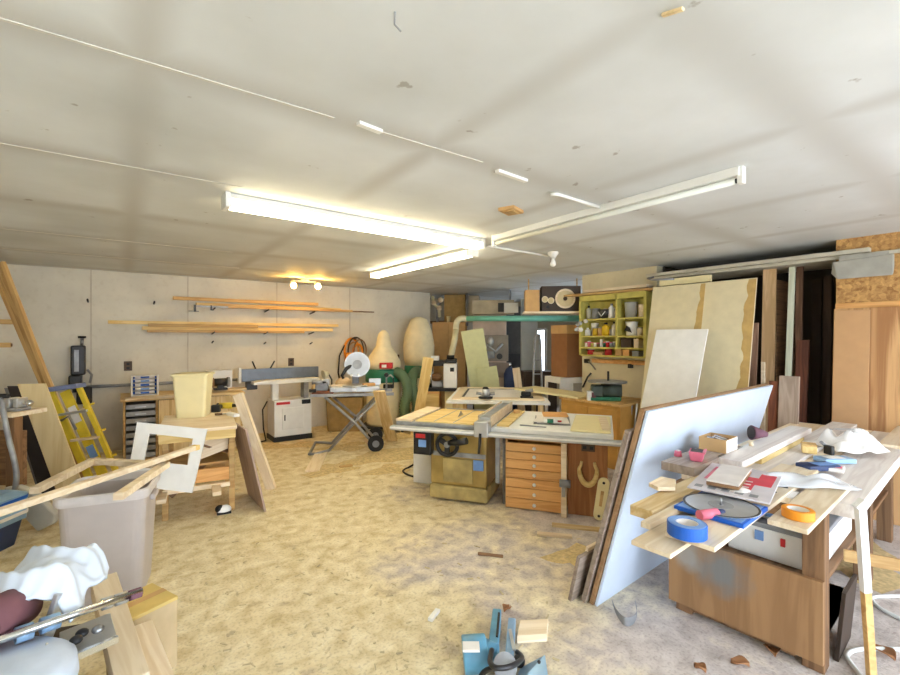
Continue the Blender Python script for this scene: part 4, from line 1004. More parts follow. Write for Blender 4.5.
slab('upright_board', wood('grey_upright', (196, 176, 160), (160, 140, 124), 'Y'), V((4.98, onx(778, 378, 5.05).y, 0)), V((.0, onx(798, 375, 5.05).y - onx(778, 378, 5.05).y, 0)), V((.1, 0, onx(785, 376, 5.05).z)), -.03, label='short greyish pink board standing behind the bench end', cat='board', group='boards standing in the lumber rack')
slab('upright_board', MATS['red_upright'], V((5.0, onx(769, 381, 5.1).y, 0)), V((.0, onx(777, 380, 5.1).y - onx(769, 381, 5.1).y, 0)), V((.1, 0, onx(773, 381, 5.1).z)), -.03, label='short red brown board beside the greyish pink board', cat='board', group='boards standing in the lumber rack')
tag(MB().b2((0, -.03, 0), (.03, .0, onx(761, 362, 5.45).z)).build('upright_board', pale, loc=(5.45, onx(761, 362, 5.45).y, 0)), 'thin pale stick upright between stained sheet and rack boards', 'board')
# rack top
t = thing('rack_top', 'long off white boards along the top of the lumber rack', 'rack shelf', (5.8, 2.2, 2.42))
greyboard = plain('off_white_board', (196, 190, 172), .7, var=.12)
MB().b2((-.10, -1.9, 0), (.6, 1.05, .035)).build('shelf_board', greyboard, t, .003); MB().b2((-.16, -1.1, .036), (.1, 1.12, .075)).build('loose_board', greyboard, t, .003)
MB().b2((-.22, .28, -.11), (-.17, .9, -.03)).build('fascia_board', cream, t, .003)
tag(MB().tube([(5.62, 3.2, 2.44), (5.55, 3.24, 2.42), (5.5, 3.15, 2.39), (5.56, 2.9, 2.38)], .012).build('bent_wire', dullsteel), 'bent grey wire at the far end of the rack top', 'wire')
# plywood against the strand board wall
yA, yB = onx(833, 310, 5.62).y, .1
slab('plywood_sheet', wood('plywood_upright', (214, 170, 118), (150, 100, 58), 'Y', fine=.55, rnd=.05), V((5.50, yA, 0)), V((0, yB - yA, 0)), V((.15, 0, 1.93)), -.018, label='wavy grained plywood sheet leaning on the strand board wall', cat='sheet')
slab('plywood_sheet', orange_pine, V((5.575, yA + .0, 0)), V((0, yB - yA, 0)), V((.12, 0, 1.985)), -.018, label='taller sheet showing only its yellow top edge behind the plywood', cat='sheet')
slab('plywood_sheet', plain('smooth_door_skin', (198, 156, 112), .6, var=.05), V((5.475, yA - .01, 0)), V((0, -.26, 0)), V((.15, 0, 1.91)), -.01, label='smooth narrow sheet in front of the wavy plywood', cat='sheet')
p = onx(860, 268, 5.70)
t = thing('hanging_corner_guard', 'grey plastic corner piece hung on the strand board below the rack top', 'plastic piece', (5.69, p.y, p.z))
MATS['guard'] = plain('pale_grey_plastic', (172, 170, 160), .6)
MB().hull([[(0, .22, -.03), (0, -.24, -.01), (0, -.24, .1), (0, .2, .08)], [(-.03, .16, -.10), (-.03, -.24, -.10), (-.03, -.24, .1), (-.03, .2, .08)]]).build('shell', MATS['guard'], t, .01)
MB().b2((-.02, -.2, .08), (0, .15, .13)).build('flange', MATS['guard'], t)

# ------------------------------------------------------------------ white panels leaning between bench and rack
# big sheet: bottom edge on the floor, top leaning towards the bench
A = F(597, 607); A.z = .0
PB = radians(3.5); U = V((2.2 * cos(PB), 2.2 * sin(PB), 0)); Vp = V((.325 * sin(PB), -.325 * cos(PB), 1.235))
slab('melamine_sheet', melamine, A, U, Vp, -.018, label='big white sheet leaning on the back edge of the messy bench', cat='panel')
slab('brown_sheet', wood('panel_edge', (178, 142, 104), (150, 112, 76)), A + V((-.008, .024, 0)), U, Vp * 1.008, -.028, label='brown faced panel standing right behind the big white sheet', cat='panel')
slab('weathered_plank', greywood, A + V((-.03, .066, 0)), U * .9, Vp * .9, -.03, label='weathered plank edge leaning behind the brown panel', cat='panel')
slab('narrow_plank', greywood, F(571, 602), V((.6, .05, 0)), V((.0, -.07, .30)), -.025, label='short grey plank standing on edge at the foot of the panels', cat='board')
slab('narrow_plank', pale, F(580, 598) + V((.02, .03, 0)), V((.6, .05, 0)), V((.0, -.08, .33)), -.018, label='pale strip behind the short grey plank at the foot of the panels', cat='board')
slab('white_board', white_paint, V((4.55, 2.93, 0)), V((0, -.59, 0)), V((.66, 0, 1.745)), -.02, label='white board leaning in front of the tall stained sheet', cat='board')
# ------------------------------------------------------------------ the messy bench
WB = V((2.74, .70, 0)); RW = radians(3.5); UW = V((cos(RW), sin(RW), 0)); VW = V((-sin(RW), cos(RW), 0))
def wb(x, y, z=0): return WB + UW * x + VW * y + UP * z
t = thing('workbench', 'dark wooden bench with a stained plywood end buried under planks', 'workbench', WB, RW)
MB().b2((0, 0, .055), (.03, .74, .46)).build('end_apron', ply_end, t, .003)
for i, (y0, y1) in enumerate([(-.12, .14), (.145, .42), (.425, .70)]):
    MB().b2((.08, y0, .78), (2.5, y1, .848)).build('top_plank', whitewash if i == 0 else pale, t, .004)
for x, y in ((.03, 0), (.03, .62), (1.3, 0), (2.25, 0), (2.25, .62)):
    MB().b2((x, y, 0), (x + .1, y + .09, .78)).build('post', walnut_z, t, .004)
MB().b2((.03, .02, .39), (2.3, .70, .42)).build('lower_shelf', walnut, t, .003)
for x in (.1, 2.2): MB().b2((x, .09, .70), (x + .05, .62, .78)).build('cross_rail', walnut, t, .003)
MB().b2((.04, .12, .02), (.10, .62, .1)).build('foot_rail', walnut, t, .003)
def toplank(name, label, pa, pb, z, L_, tt, mat, zb=None):
    A, B = F(*pa, z), F(*pb, z); d = (B - A).dot(VW)
    return slab(name, mat, A, UW * L_, VW * d, tt, label=label, cat='board', bevel=.003)
toplank('plank', 'pale plank lowest on the bench, its end sticking out towards the door side', (631, 540), (667, 557), .868, 1.9, .018, pale)
toplank('plank', 'wide pale plank under the blue tape roll', (665, 531), (706, 554), .889, 1.5, .02, pale)
toplank('plank', 'thick pine plank end on the bench beside the white sheet', (630, 504.6), (649, 513.4), .897, 1.4, .045, pine)
toplank('wood_strip', 'short pale strip lying between blue tape and thick pine plank', (640.5, 521), (647, 526), .895, .34, .025, pale)
E_ = toplank('plank', 'thick brown edged plank carrying the pink tub', (661, 461), (681, 474), .947, .75, .048, greywood)
toplank('plank', 'cream plank with a peg on top beside the cardboard box', (716, 457), (737, 464.5), .947, 1.5, .04, whitewash)
tag(MB().cyl((0, 0, 0), (0, 0, .03), .012).build('wooden_peg', pale, loc=F(751, 446, .948)), 'small round wooden peg standing on the cream plank', 'peg')
toplank('plank', 'long pale plank running to the plywood wall along the bench middle', (743, 467), (768, 480), .875, 2.3, .024, whitewash)
toplank('plank', 'pale plank carrying the orange tape roll', (767, 519), (808, 530), .885, .85, .022, pale)
slab('plank', pale, wb(1.75, .02, .874), UW * 1.02, VW * -.26, .024, label='pale plank sticking out past the far end of the bench', cat='board', bevel=.003)
a, b = F(757, 461, .893), F(822, 432, .893)
tag(MB().bar((0, 0, 0), UW * .95, .05, .03).build('wood_strip', yellow_pine, loc=F(757, 461, .893)), 'yellow edged square stick on the long pale plank', 'board')
A = F(658, 489, .917)
tag(MB().prism([(0, 0), (.07, -.05), (.19, .0), (.18, .07), (.03, .06)], -.009, .009).build('wood_scrap', pale, loc=A, rot=(0, 0, RW)), 'small pointed block on the thick pine plank', 'wood scrap')
# tapes
def tape(label, p, ro, ri, h, mat):
    t = thing('tape_roll', label, 'tape', p); MB().ring((0, 0, 0), ro, ri, h, 40).build('tape', mat, t, .002); MB().ring((0, 0, .001), ri, ri - .004, h - .002, 40).build('core', paper, t)
    MB().ring((0, 0, h), ro - .004, ri, .0015, 40).build('side', mat if mat is orange else screen_blue, t); return t
p = F(687, 529, .912); p.z = .890; tape('blue masking tape roll on the wide pale plank', p, .070, .040, .048, blue_deep)
p = F(798, 514, .9); p.z = .886; tape('orange tape roll on the bench edge', p, .058, .040, .036, orange)
# blade package and blade
A = F(673, 505, .912); B = F(746, 522, .912)
t = thing('blade_backing', 'blue backing board under a large circular saw blade', 'board', (0, 0, .893)); c_ = (A + B) / 2 + UW * .14
t.location = (c_.x, c_.y, .8905); t.rotation_euler = (0, 0, RW)
w2 = (A - B).length / 2
MB().b2((-.15, -w2, 0), (.15, w2, .018)).build('board', blue_deep, t, .003); MB().b2((-.14, -w2 + .012, .018), (.14, w2 - .012, .0195)).build('printed_card', screen_blue, t)
N_ = 60; pts = []
for k in range(N_):
    a0 = 2 * pi * k / N_; pts += [(.142 * cos(a0), .142 * sin(a0)), (.15 * cos(a0 + .06), .15 * sin(a0 + .06)), (.142 * cos(a0 + .07), .142 * sin(a0 + .07))]
t2 = thing('saw_disc', 'large toothed circular saw blade lying on the blue backing board', 'saw blade', c_ + UP * (.911 - c_.z) - UW * .0)
MB().prism(pts, 0, .003).build('disc', alu, t2); MB().ring((0, 0, .0031), .147, .138, .0006, 60).build('toothed_rim', darkmetal, t2); MB().ring((0, 0, .003), .05, .012, .001).build('flange_mark', dullsteel, t2); MB().cyl((0, 0, .003), (0, 0, .035), .004).build('arbor_pin', steel, t2)
# maker's print and newspaper package
A, B, C_ = F(687, 488, .925), F(770, 505, .925), F(712, 464, .925)
t = slab('printed_package', plain('package_card', (214, 208, 212), .5), A, B - A, C_ - A, .008, label='red and white printed package on the bench under a white tile', cat='package')
Lx, Ly = (B - A).length, (C_ - A).length
rp = plain('printed_red', (214, 70, 84), .6)
def patch(x0, y0, x1, y1, mat, z=.0086, nm='print'): return MB().b2((x0 * Lx, y0 * Ly, z), (x1 * Lx, y1 * Ly, z + .0006)).build(nm, mat, t)
patch(.02, -.34, .24, .18, rp); patch(-.40, -.14, -.14, .36, pink); patch(.24, -.06, .44, .36, rp)
for k in range(5): patch(-.42 + .17 * k, -.44, -.32 + .17 * k, -.36, grey_plastic, nm='fine_print')
for k in range(3): patch(.06, -.2 + .1 * k, .2, -.17 + .1 * k, paper, .0094, 'lettering')
MB().lathe([(.0, .0095), (.05, .0095), (.05, .0101), (.0, .0101)], (.1 * Lx, -.3 * Ly, 0)).build('print_arc', paper, t)
B2 = t.location
A, B, C_ = F(706, 481, .958), F(739, 487, .958), F(722, 465, .958)
t = slab('white_tile', plain('grey_white_tile', (232, 224, 218), .4), A, B - A, C_ - A, .007, label='white square tile lying on the printed package', cat='tile', bevel=.002)
lx, ly = (B - A).length, (C_ - A).length
I = (Matrix.Translation(t.location) @ t.rotation_euler.to_matrix().to_4x4()).inverted(); zs = -1
q_ = [I @ p for p in (A, B, B + C_ - A, C_)]
MB().prism([(p.x * .99, p.y * .99) for p in q_], -.017, -.001).build('brown_core', walnut, t)
t = thing('caulk_tube', 'pink and dark tube lying beside the saw blade', 'tube', F(709, 512, .92), radians(-20)); t.location.z = .89
MB().cyl((-.05, 0, .022), (.04, 0, .022), .02).build('tube', pink, t); MB().cyl((.04, 0, .022), (.075, 0, .022), .017, .012).build('nozzle', navy, t)
t = thing('label_card', 'white red and black printed sticker sheet beside the orange tape', 'sticker sheet', F(784, 491, .89), RW); t.location.z = .877
MB().b2((-.06, -.05, 0), (.06, .05, .005)).build('sheet', paper, t); MB().b2((-.05, -.01, .005), (.04, .03, .0056)).build('print', red, t); MB().tube([(-.06, .02, .012), (0, .06, .02), (.06, .04, .012), (.07, .0, .01)], .007).build('dark_band', black, t)
# pink tub, box, cone
t = thing('plastic_tub', 'small pink plastic tub on the thick brown edged plank', 'tub', F(697, 460, .948), RW + .3)
MB().hull([[(-.045, -.03, 0), (.045, -.03, 0), (.045, .03, 0), (-.045, .03, 0)], [(-.055, -.04, .055), (.055, -.04, .055), (.055, .04, .055), (-.055, .04, .055)]]).build('tub', pink, t, .006)
MB().b2((-.045, -.03, .054), (.045, .03, .056)).build('contents', dark_box, t); MB().b2((-.06, -.045, .05), (.06, -.037, .058)).build('rim', pink, t)
t = thing('pink_stopper', 'pale pink stopper beside the pink tub', 'cap', F(678, 456, .948)); MB().cyl((0, 0, 0), (0, 0, .03), .022, .018).build('cap', pink, t); MB().cyl((0, 0, .03), (0, 0, .036), .01).build('top', paper, t)
t = thing('parts_box', 'open brown cardboard box of small parts on the planks', 'box', F(718, 449, .948), RW)
bx = MB(); bx.b2((-.09, -.075, 0), (.09, .075, .006))
for s in (-1, 1): bx.b2((-.09, s * .075 - .003, 0), (.09, s * .075 + .003, .08)); bx.b2((s * .09 - .003, -.075, 0), (s * .09 + .003, .075, .08))
bx.build('carton', tan_card, t); MB().b2((-.09, -.0795, .002), (.09, -.0783, .078)).build('white_side', paper, t)
for k in range(9): MB().cyl((-.07 + .018 * k, random.uniform(-.05, 0), .055), (-.06 + .016 * k, random.uniform(.01, .06), .07), .007).build('small_part', [steel, paper, walnut][k % 3], t)
t = thing('sanding_cone', 'dark mauve funnel shaped cone lying on the cream plank', 'cone', F(759, 440, .95), RW + 2.4)
MB().cyl((-.05, 0, .04), (.05, 0, .05), .018, .05, 24).build('cone', purple, t); MB().cyl((.05, 0, .05), (.054, 0, .05), .044).build('mouth', dark_box, t)
# bags and packets
def crumple(name, label, cat, p, sx, sy, sz, mat, seed, rz=0, n=22):
    rnd = random.Random(seed); ph = [rnd.uniform(0, 6.3) for _ in range(8)]; fr = [rnd.uniform(3, 9) for _ in range(8)]
    def f(u, v):
        x, y = (u - .5) * sx, (v - .5) * sy
        e = max(0, 1 - (abs(2 * u - 1)) ** 3) * max(0, 1 - (abs(2 * v - 1)) ** 3)
        w = .5 + .5 * sin(fr[0] * u * 2 + ph[0] + 3 * sin(fr[1] * v + ph[1])); w2 = .5 + .5 * sin(fr[2] * v * 2 + ph[2] + 2 * sin(fr[3] * u + ph[3]))
        return V((x + .02 * sx * sin(fr[4] * v + ph[4]) * 2, y + .03 * sy * sin(fr[5] * u + ph[5]) * 2, .006 + sz * e * (.35 + .4 * w + .25 * w2) + .15 * sz * w * w2))
    o = MB().sheet(f, n, n, .002).build(name, mat, loc=p, rot=(0, 0, rz)); return tag(o, label, cat)
p = F(790, 480, .9); p.z = .888; crumple('plastic_bag', 'crumpled clear plastic bag spread across the middle of the bench', 'plastic bag', p, .52, .20, .055, clear, 4, radians(-45))
p = F(826, 478, .9); p.z = .852; crumple('plastic_bag', 'clear plastic bag end by the bench edge', 'plastic bag', p, .20, .14, .05, clear, 9, radians(-30))
p = F(846, 445, .9); p.z = .877; wbag = crumple('paper_bag', 'upright white printed paper bag near the far end of the bench', 'bag', p, .34, .32, .13, paper, 12, radians(-40))
for k in range(4): MB().b2((-.08, -.06 + .03 * k, 0), (.06 - .02 * (k % 2), -.052 + .03 * k, .002)).build('print_line', grey_plastic, wbag, loc=(0, 0, .142 - .012 * abs(k - 1.5)))
p = F(818, 465, .9); p.z = .877
t = thing('blue_packet', 'dark blue flat packet beside the crumpled plastic bag', 'packet', p, radians(-30)); MB().b2((-.10, -.05, 0), (.10, .05, .03)).build('packet', navy, t, .006); MB().b2((-.03, -.035, .03), (.09, .03, .0315)).build('label', screen_blue, t)
p = F(833, 468, .9); p.z = .877
t = thing('small_packet', 'pink and white packet touching the dark blue packet', 'packet', p + UW * .06, radians(10)); MB().b2((-.06, -.04, 0), (.06, .04, .02)).build('packet', paper, t, .004); MB().b2((-.03, -.03, .02), (.03, .02, .0215)).build('label', pink, t)
p = F(838, 452, .9); p.z = .852
t = thing('light_packet', 'pale blue packet under the white paper bag', 'packet', p - UW * .10, radians(-35)); MB().b2((-.1, -.05, 0), (.1, .05, .03)).build('packet', blue_light, t, .005); MB().b2((-.06, -.03, .03), (.05, .03, .0312)).build('label', paper, t)
p = F(809, 449, .9); p.z = .877
t = thing('yellow_block', 'yellow sponge block among the packets', 'sponge', p, radians(20)); MB().b2((-.05, -.04, 0), (.05, .04, .05)).build('sponge', yellow_pine, t, .008); MB().b2((-.05, -.04, .05), (.05, .04, .06)).build('pad', fir, t, .003)
p = F(829, 451, .9); p.z = .877
t = thing('spray_nozzle', 'small black trigger tool beside the paper bag', 'tool', p, radians(60)); MB().b2((-.03, -.012, 0), (.03, .012, .06)).build('body', black, t, .005); MB().cyl((.02, 0, .05), (.06, 0, .07), .01).build('spout', dullsteel, t)
t = thing('tape_dispenser', 'grey roll of duct tape half hidden under the plastic bag', 'tape', F(764, 480, .9), 0); t.location.z = .877; MB().ring((0, 0, 0), .05, .03, .04, 30).build('tape', dullsteel, t); MB().ring((0, 0, .002), .03, .026, .036, 30).build('core', tan_card, t)
# below: boxes on the shelf
t = thing('storage_box', 'long white lidded box on the lower shelf of the bench', 'box', wb(.16, .05, .421), RW)
MB().b2((0, 0, 0), (.85, .42, .17)).build('body', white_paint, t, .01); MB().b2((-.012, -.012, .17), (.862, .432, .20)).build('lid', grey_plastic, t, .006); MB().b2((-.0125, .24, .10), (.0, .28, .15)).build('label', screen_blue, t); MB().b2((-.013, .14, .10), (.0, .16, .14)).build('red_label', red, t)
t = thing('paint_tub', 'round white tub with coloured label on the white lidded box', 'tub', wb(.34, .26, .623), RW)
MB().lathe([(.12, 0), (.13, .11), (.125, .12)]).build('tub', white_paint, t); MB().lathe([(.133, .02), (.1335, .08)], n=24).build('label', screen_blue, t)
t = thing('tool_case', 'dark red ribbed case standing beside the white box', 'case', wb(.16, .52, .421), RW)
MB().b2((0, 0, 0), (.4, .13, .24)).build('case', maroon, t, .006)
for k in range(5): MB().b2((-.006, .005, .02 + .045 * k), (.0, .125, .035 + .045 * k)).build('rib', dark_box, t)
t = thing('yellow_tag', 'small yellow green label card hanging by the dark red case', 'card', wb(.1, .46, .56), RW); MB().b2((0, 0, 0), (.004, .05, .07)).build('card', yellow, t); MB().cyl((.002, .025, .07), (.002, .025, .22), .003).build('string', cord_white, t)
# boards sticking out on the wall side
slab('thin_board', fir, wb(.45, -.0, .43), wb(.75, -.55, .40) - wb(.45, 0, .43), V((0, 0, .065)), .014, label='thin brown board sticking out from under the bench', cat='board')
slab('floor_board', pale, F(826, 640), UW * .75, VW * .2, -.02, label='pale board lying on the floor under the bench side', cat='board')
slab('upright_offcut', dark_box, wb(.2, -.005, 0), UW * .3, V((0, -.03, .36)), .018, label='dark offcut leaning on the side of the bench near the floor', cat='board')
# paint splashed stick leaning on the bench
A, B = F(872, 684), D(860, 503, 2.06)
t = thing('paint_stick', 'paint splashed stick leaning on the bench corner', 'stick', A)
m_ = (B - A)
MB().bar((0, 0, .012), m_ * .52, .026, .034, RIGHT).build('bare_end', fir, t, .002); MB().bar(m_ * .52, m_ * 1.0, .028, .036, RIGHT).build('painted_end', white_paint, t, .002); MB().bar(m_ * .97 - RIGHT * .02, m_ * 1.0 + RIGHT * .02 + UP * .01, .036, .03, UP).build('cross_tip', white_paint, t, .002)
# cord on the floor
tag(MB().tube(smooth([F(915, 598) + UP * .012, F(885, 598) + UP * .012, F(872, 600) + UP * .012, F(880, 610) + UP * .012, F(905, 623) + UP * .012], 6), .011).build('floor_cable', cord_white), 'white cord looping on the floor beyond the stick', 'cord')
tag(MB().tube(smooth([F(915, 652) + UP * .012, F(880, 651) + UP * .012, F(856, 652) + UP * .012, F(847, 658) + UP * .012, F(853, 668) + UP * .012, F(870, 690) + UP * .012], 6), .011).build('floor_cable', cord_white), 'white cord curling on the floor at the foot of the stick', 'cord')
def leaf(px, py, label, s=.06, rz=0):
    p = F(px, py); o = MB().sheet(lambda u, v: V(((u - .5) * s * 1.6, (v - .5) * s * sin(pi * min(1, max(0, u * .92 + .04))) * 1.3, .008 + .022 * (abs(v - .5) * 2) ** 2 + .008 * sin(5 * u))), 8, 6, .0015).build('dry_leaf', leafmat, loc=p, rot=(0, 0, rz)); tag(o, label, 'leaf')
leaf(772, 653, 'tan dry leaf on the floor before the bench end', .06, .6); leaf(740, 666, 'dark curled leaf on the floor before the bench end', .05, 2); leaf(884, 655, 'large brown leaf inside the loop of white cord', .07, 1); leaf(507, 611, 'small red brown leaf on the floor behind the blue saw', .045, .3); leaf(700, 671, 'pale brown leaf scrap on the floor near the dark curled leaf', .04, 1.4)
# ------------------------------------------------------------------ the left side: rubbish bin, frame, box
BN = cam(-2.10, 2.70); RB = brg(66)
t = thing('rubbish_bin', 'large beige grey rubbish bin with a thick rolled rim', 'bin', BN, RB)
def rr(hx, hy, y0, z, r=.06, n=5):
    P = []
    for sx, sy, a0 in ((1, 1, 0), (-1, 1, 90), (-1, -1, 180), (1, -1, 270)):
        for k in range(n + 1):
            a = radians(a0 + 90 * k / n); P.append((sx * (hx - r) + r * cos(a), y0 + sy * (hy - r) + r * sin(a), z))
    return P
y0 = .25
MB().hull([rr(.19, .18, y0, .0), rr(.195, .185, y0, .02), rr(.225, .225, y0, .66), rr(.215, .215, y0, .66), rr(.185, .175, y0, .03)]).build('body', beige_plastic, t)
MB().hull([rr(.215, .215, y0, .645), rr(.238, .238, y0, .645), rr(.242, .242, y0, .665), rr(.242, .242, y0, .70), rr(.23, .23, y0, .705), rr(.215, .215, y0, .66)], cap=False).build('rim', rim_white, t)
for s in (-1, 1): MB().b2((s * .235 - .015, y0 - .07, .58), (s * .235 + .015, y0 + .07, .62)).build('handle', beige_plastic, t, .01)
t0 = F(100, 480, .74)
t = thing('timber_surround', 'three sided pale wooden frame lying across the rubbish bin', 'frame', (t0.x, t0.y, .707))
def fr_(a, b, name='rail'):
    A, B = F(*a, .745) - t.location, F(*b, .745) - t.location; A.z = B.z = .021
    return MB().bar(A, B, .055, .04).build(name, pale, t, .003)
fr_((34, 488), (94, 458)); fr_((92, 458.5), (165, 463)); fr_((166, 462), (118, 494))
A, B = F(-12, 516, .79), F(197, 447, .79)
t = thing('wood_strip', 'long pale strip slanting over the wooden frame on the bin', 'board', A)
MB().bar((0, 0, 0), B - A, .05, .034).build('strip', pale, t, .003); MB().bar((B - A) * .97, (B - A) * 1.0, .052, .036).build('cut_end', yellow_pine, t)
# yellow box
P = F(131, 619, .35); t = thing('cardboard_box', 'yellow tan closed box in front of the rubbish bin', 'box', (P.x, P.y, 0), brg(120))
yb = plain('yellow_card', (218, 192, 118), .8)
MB().b2((-.24, 0, 0), (0, .21, .345)).build('body', plain('kraft_card', (200, 178, 140), .8), t, .004); MB().b2((-.242, -.002, .335), (.002, .212, .352)).build('lid', yb, t, .003); MB().b2((-.14, .0, .352), (-.10, .212, .353)).build('tape', tan_card, t)
# low crate and the mitre saw with a towel
CR = cam(-1.56, 1.50); RCc = brg(72)
t = thing('low_crate', 'dark low crate under the chrome railed saw', 'crate', CR, RCc)
for z in (.04, .2, .36): MB().b2((-.36, -.26, z), (.16, -.24, z + .12)).build('side_slat', walnut, t, .003)
MB().b2((-.36, .24, .04), (.16, .26, .48)).build('back', walnut, t, .003); MB().b2((-.36, -.24, .04), (-.34, .24, .48)).build('end_panel', walnut, t, .003); MB().b2((.14, -.24, .04), (.16, .24, .48)).build('end_panel', dark_box, t, .003)
MB().b2((-.37, -.27, .48), (.17, .27, .50)).build('top', dark_box, t, .003)
for x in (-.33, .13):
    for y in (-.23, .23): MB().b2((x - .03, y - .03, 0), (x + .03, y + .03, .04)).build('foot', walnut, t)
SWp = D(40, 640, 1.5); SWp.z = 0
t = thing('chop_saw', 'sliding chop saw with a chrome rail and aluminium plate under a towel', 'saw', (CR.x, CR.y, .501), 0)
O = V(t.location)
def L3(px, py, d): return D(px, py, d) - O
ra, rb = L3(-45, 655, 1.36), L3(142, 591, 1.76)
MB().cyl(ra, rb, .013).build('slide_rail', chrome, t)
dr = (rb - ra).normalized()
for px, py, d, r_, l_ in ((24, 633, 1.5, .026, .022), (50, 623, 1.56, .026, .026), (107, 603, 1.68, .021, .016), (121, 598.5, 1.715, .021, .02), (135, 594, 1.745, .019, .02)):
    c = L3(px, py, d); MB().cyl(c - dr * l_, c + dr * l_, r_).build('rail_collar', [blue_light, blue_light, alu, alu, purple][0 if px < 60 else (3 if px < 130 else 4)], t)
A = F(62, 664, .575) - O; U_ = F(118, 640, .575) - O - A; V_ = F(110, 611, .575) - O - F(118, 640, .575) + O
pl_ = slab('plate', alu, A, U_, V_ * .95, -.012, t, .003)
MB().bar(A + UP * .004, A + U_ + UP * .004, .014, .022).build('plate_lip', chrome, t)
for px, py in ((76, 640), (82, 633), (98, 629)): 
    c = F(px, py, .60) - O; MB().sph(c, .02, (1, 1, .7)).build('clamp_knob', black if px < 90 else steel, t)
MB().bar(F(45, 640, .58) - O, L3(62, 592, 1.62), .05, .02, RIGHT).build('support_arm', alu, t, .004)
MB().hull([[tuple(L3(px, py, d)) for px, py, d in q] for q in (((40, 678, 1.42), (62, 668, 1.5), (64, 655, 1.52), (46, 640, 1.5)), ((40, 700, 1.42), (62, 690, 1.5), (64, 680, 1.52), (46, 668, 1.5)))]).build('side_bracket', alu, t, .004)
c = F(-12, 690, .58) - O; MB().lathe([(.20, -.07), (.215, -.03), (.21, .02), (.18, .045), (.06, .06)], c, 36).build('turntable', plain('pale_blue_plastic', (206, 218, 236), .45), t)
MB().cyl(L3(-25, 632, 1.44), L3(22, 604, 1.62), .075, .07, 28).build('motor', maroon, t)
MB().b2(c + V((-.05, -.08, -.079)), c + V((.15, .1, -.07))).build('base', darkmetal, t)
p = D(46, 583, 1.70)
def towel(u, v):
    x, y = (u - .5) * .36, (v - .5) * .28
    d = max(0, u - .78) * .34 + max(0, .22 - v) * .22 + max(0, .2 - u) * .2
    fold = .014 * sin(10 * v + 4 * sin(3 * u) + 2) + .009 * sin(21 * v + 5 * u) + .010 * sin(9 * u + 6 * v) + .004 * sin(34 * u - 11 * v)
    return V((x - max(0, u - .8) * .10 + .012 * sin(11 * v), y + .012 * sin(9 * u + 1), .035 * sin(u * pi) - d + fold))
tag(MB().sheet(towel, 44, 40, .014).build('towel', cotton, loc=p + UP * .04, rot=(0, 0, brg(78))), 'white towel thrown over the chrome railed saw', 'towel')
plank('plank', pale, F(104, 584, .45), F(133, 690, .40), .085, .10, label='pale timber pointing away beside the low crate, nearest the saw plate', cat='board')
plank('plank', pale, F(140, 629, .34), F(166, 700, .30), .05, .09, label='second pale timber low beside the kraft box', cat='board')
# timbers rest on a block
t = thing('timber_block', 'wooden block under the two pale timbers', 'block', (0, 0, 0)); mA = (F(104, 584, .45) + F(133, 690, .40)) / 2; mB = F(140, 629, .34) * .6 + F(166, 700, .30) * .4
t.location = (mB.x, mB.y, 0); dA = mA - mB
MB().b2((-.03, -.03, 0), (.03, .03, mB.z - .055)).build('block', fir, t, .003); MB().b2((dA.x - .03, dA.y - .03, 0), (dA.x + .03, dA.y + .03, mA.z - .06)).build('upright', fir, t, .003)
# ------------------------------------------------------------------ far left clutter
p = cam(-3.74, 3.3)
t = thing('storage_tote', 'dark tote with a blue and white striped bag folded over it', 'tote', p, brg(88))
MB().hull([rr(.28, .2, .1, 0, .04), rr(.33, .24, .1, .27, .04)]).build('tote', navy, t); MB().hull([rr(.335, .245, .1, .20, .04), rr(.34, .25, .1, .40, .04), rr(.28, .2, .1, .43, .04)]).build('striped_bag', blue_light, t)
for k in range(3): MB().hull([rr(.3415, .2515, .1, .24 + .06 * k, .04), rr(.343, .253, .1, .265 + .06 * k, .04)]).build('stripe', [paper, purple, blue_deep][k], t)
t = thing('snow_shovel', 'grey white snow scoop with a bent tube handle among the clutter', 'shovel', F(38, 533))
Oq = V(t.location)
shp = [(3, 488, 3.84), (16, 486, 3.84), (33, 494, 3.83), (55, 515, 3.81), (53, 524, 3.80), (37, 532, 3.79), (10, 503, 3.81)]
q = [D(*s_) - Oq for s_ in shp]; cen = sum(q, V()) / len(q)
MB().hull([[tuple(v) for v in q], [tuple(v + FWD * .05) for v in q], [tuple(cen + (v - cen) * .8 + FWD * .09) for v in q]]).build('scoop', plain('scoop_grey', (206, 204, 196), .5), t, .012)
MB().tube(smooth([D(11, 499, 3.79) - Oq, D(15, 488, 3.78) - Oq, D(16.5, 474, 3.77) - Oq, D(13, 455, 3.78) - Oq, D(9, 440, 3.79) - Oq, D(4, 415, 3.8) - Oq, D(1, 398, 3.82) - Oq], 5), .02).build('handle', dullsteel, t)
MB().tube([D(-6, 396, 3.82) - Oq, D(8, 396, 3.83) - Oq], .02).build('grip', black, t)
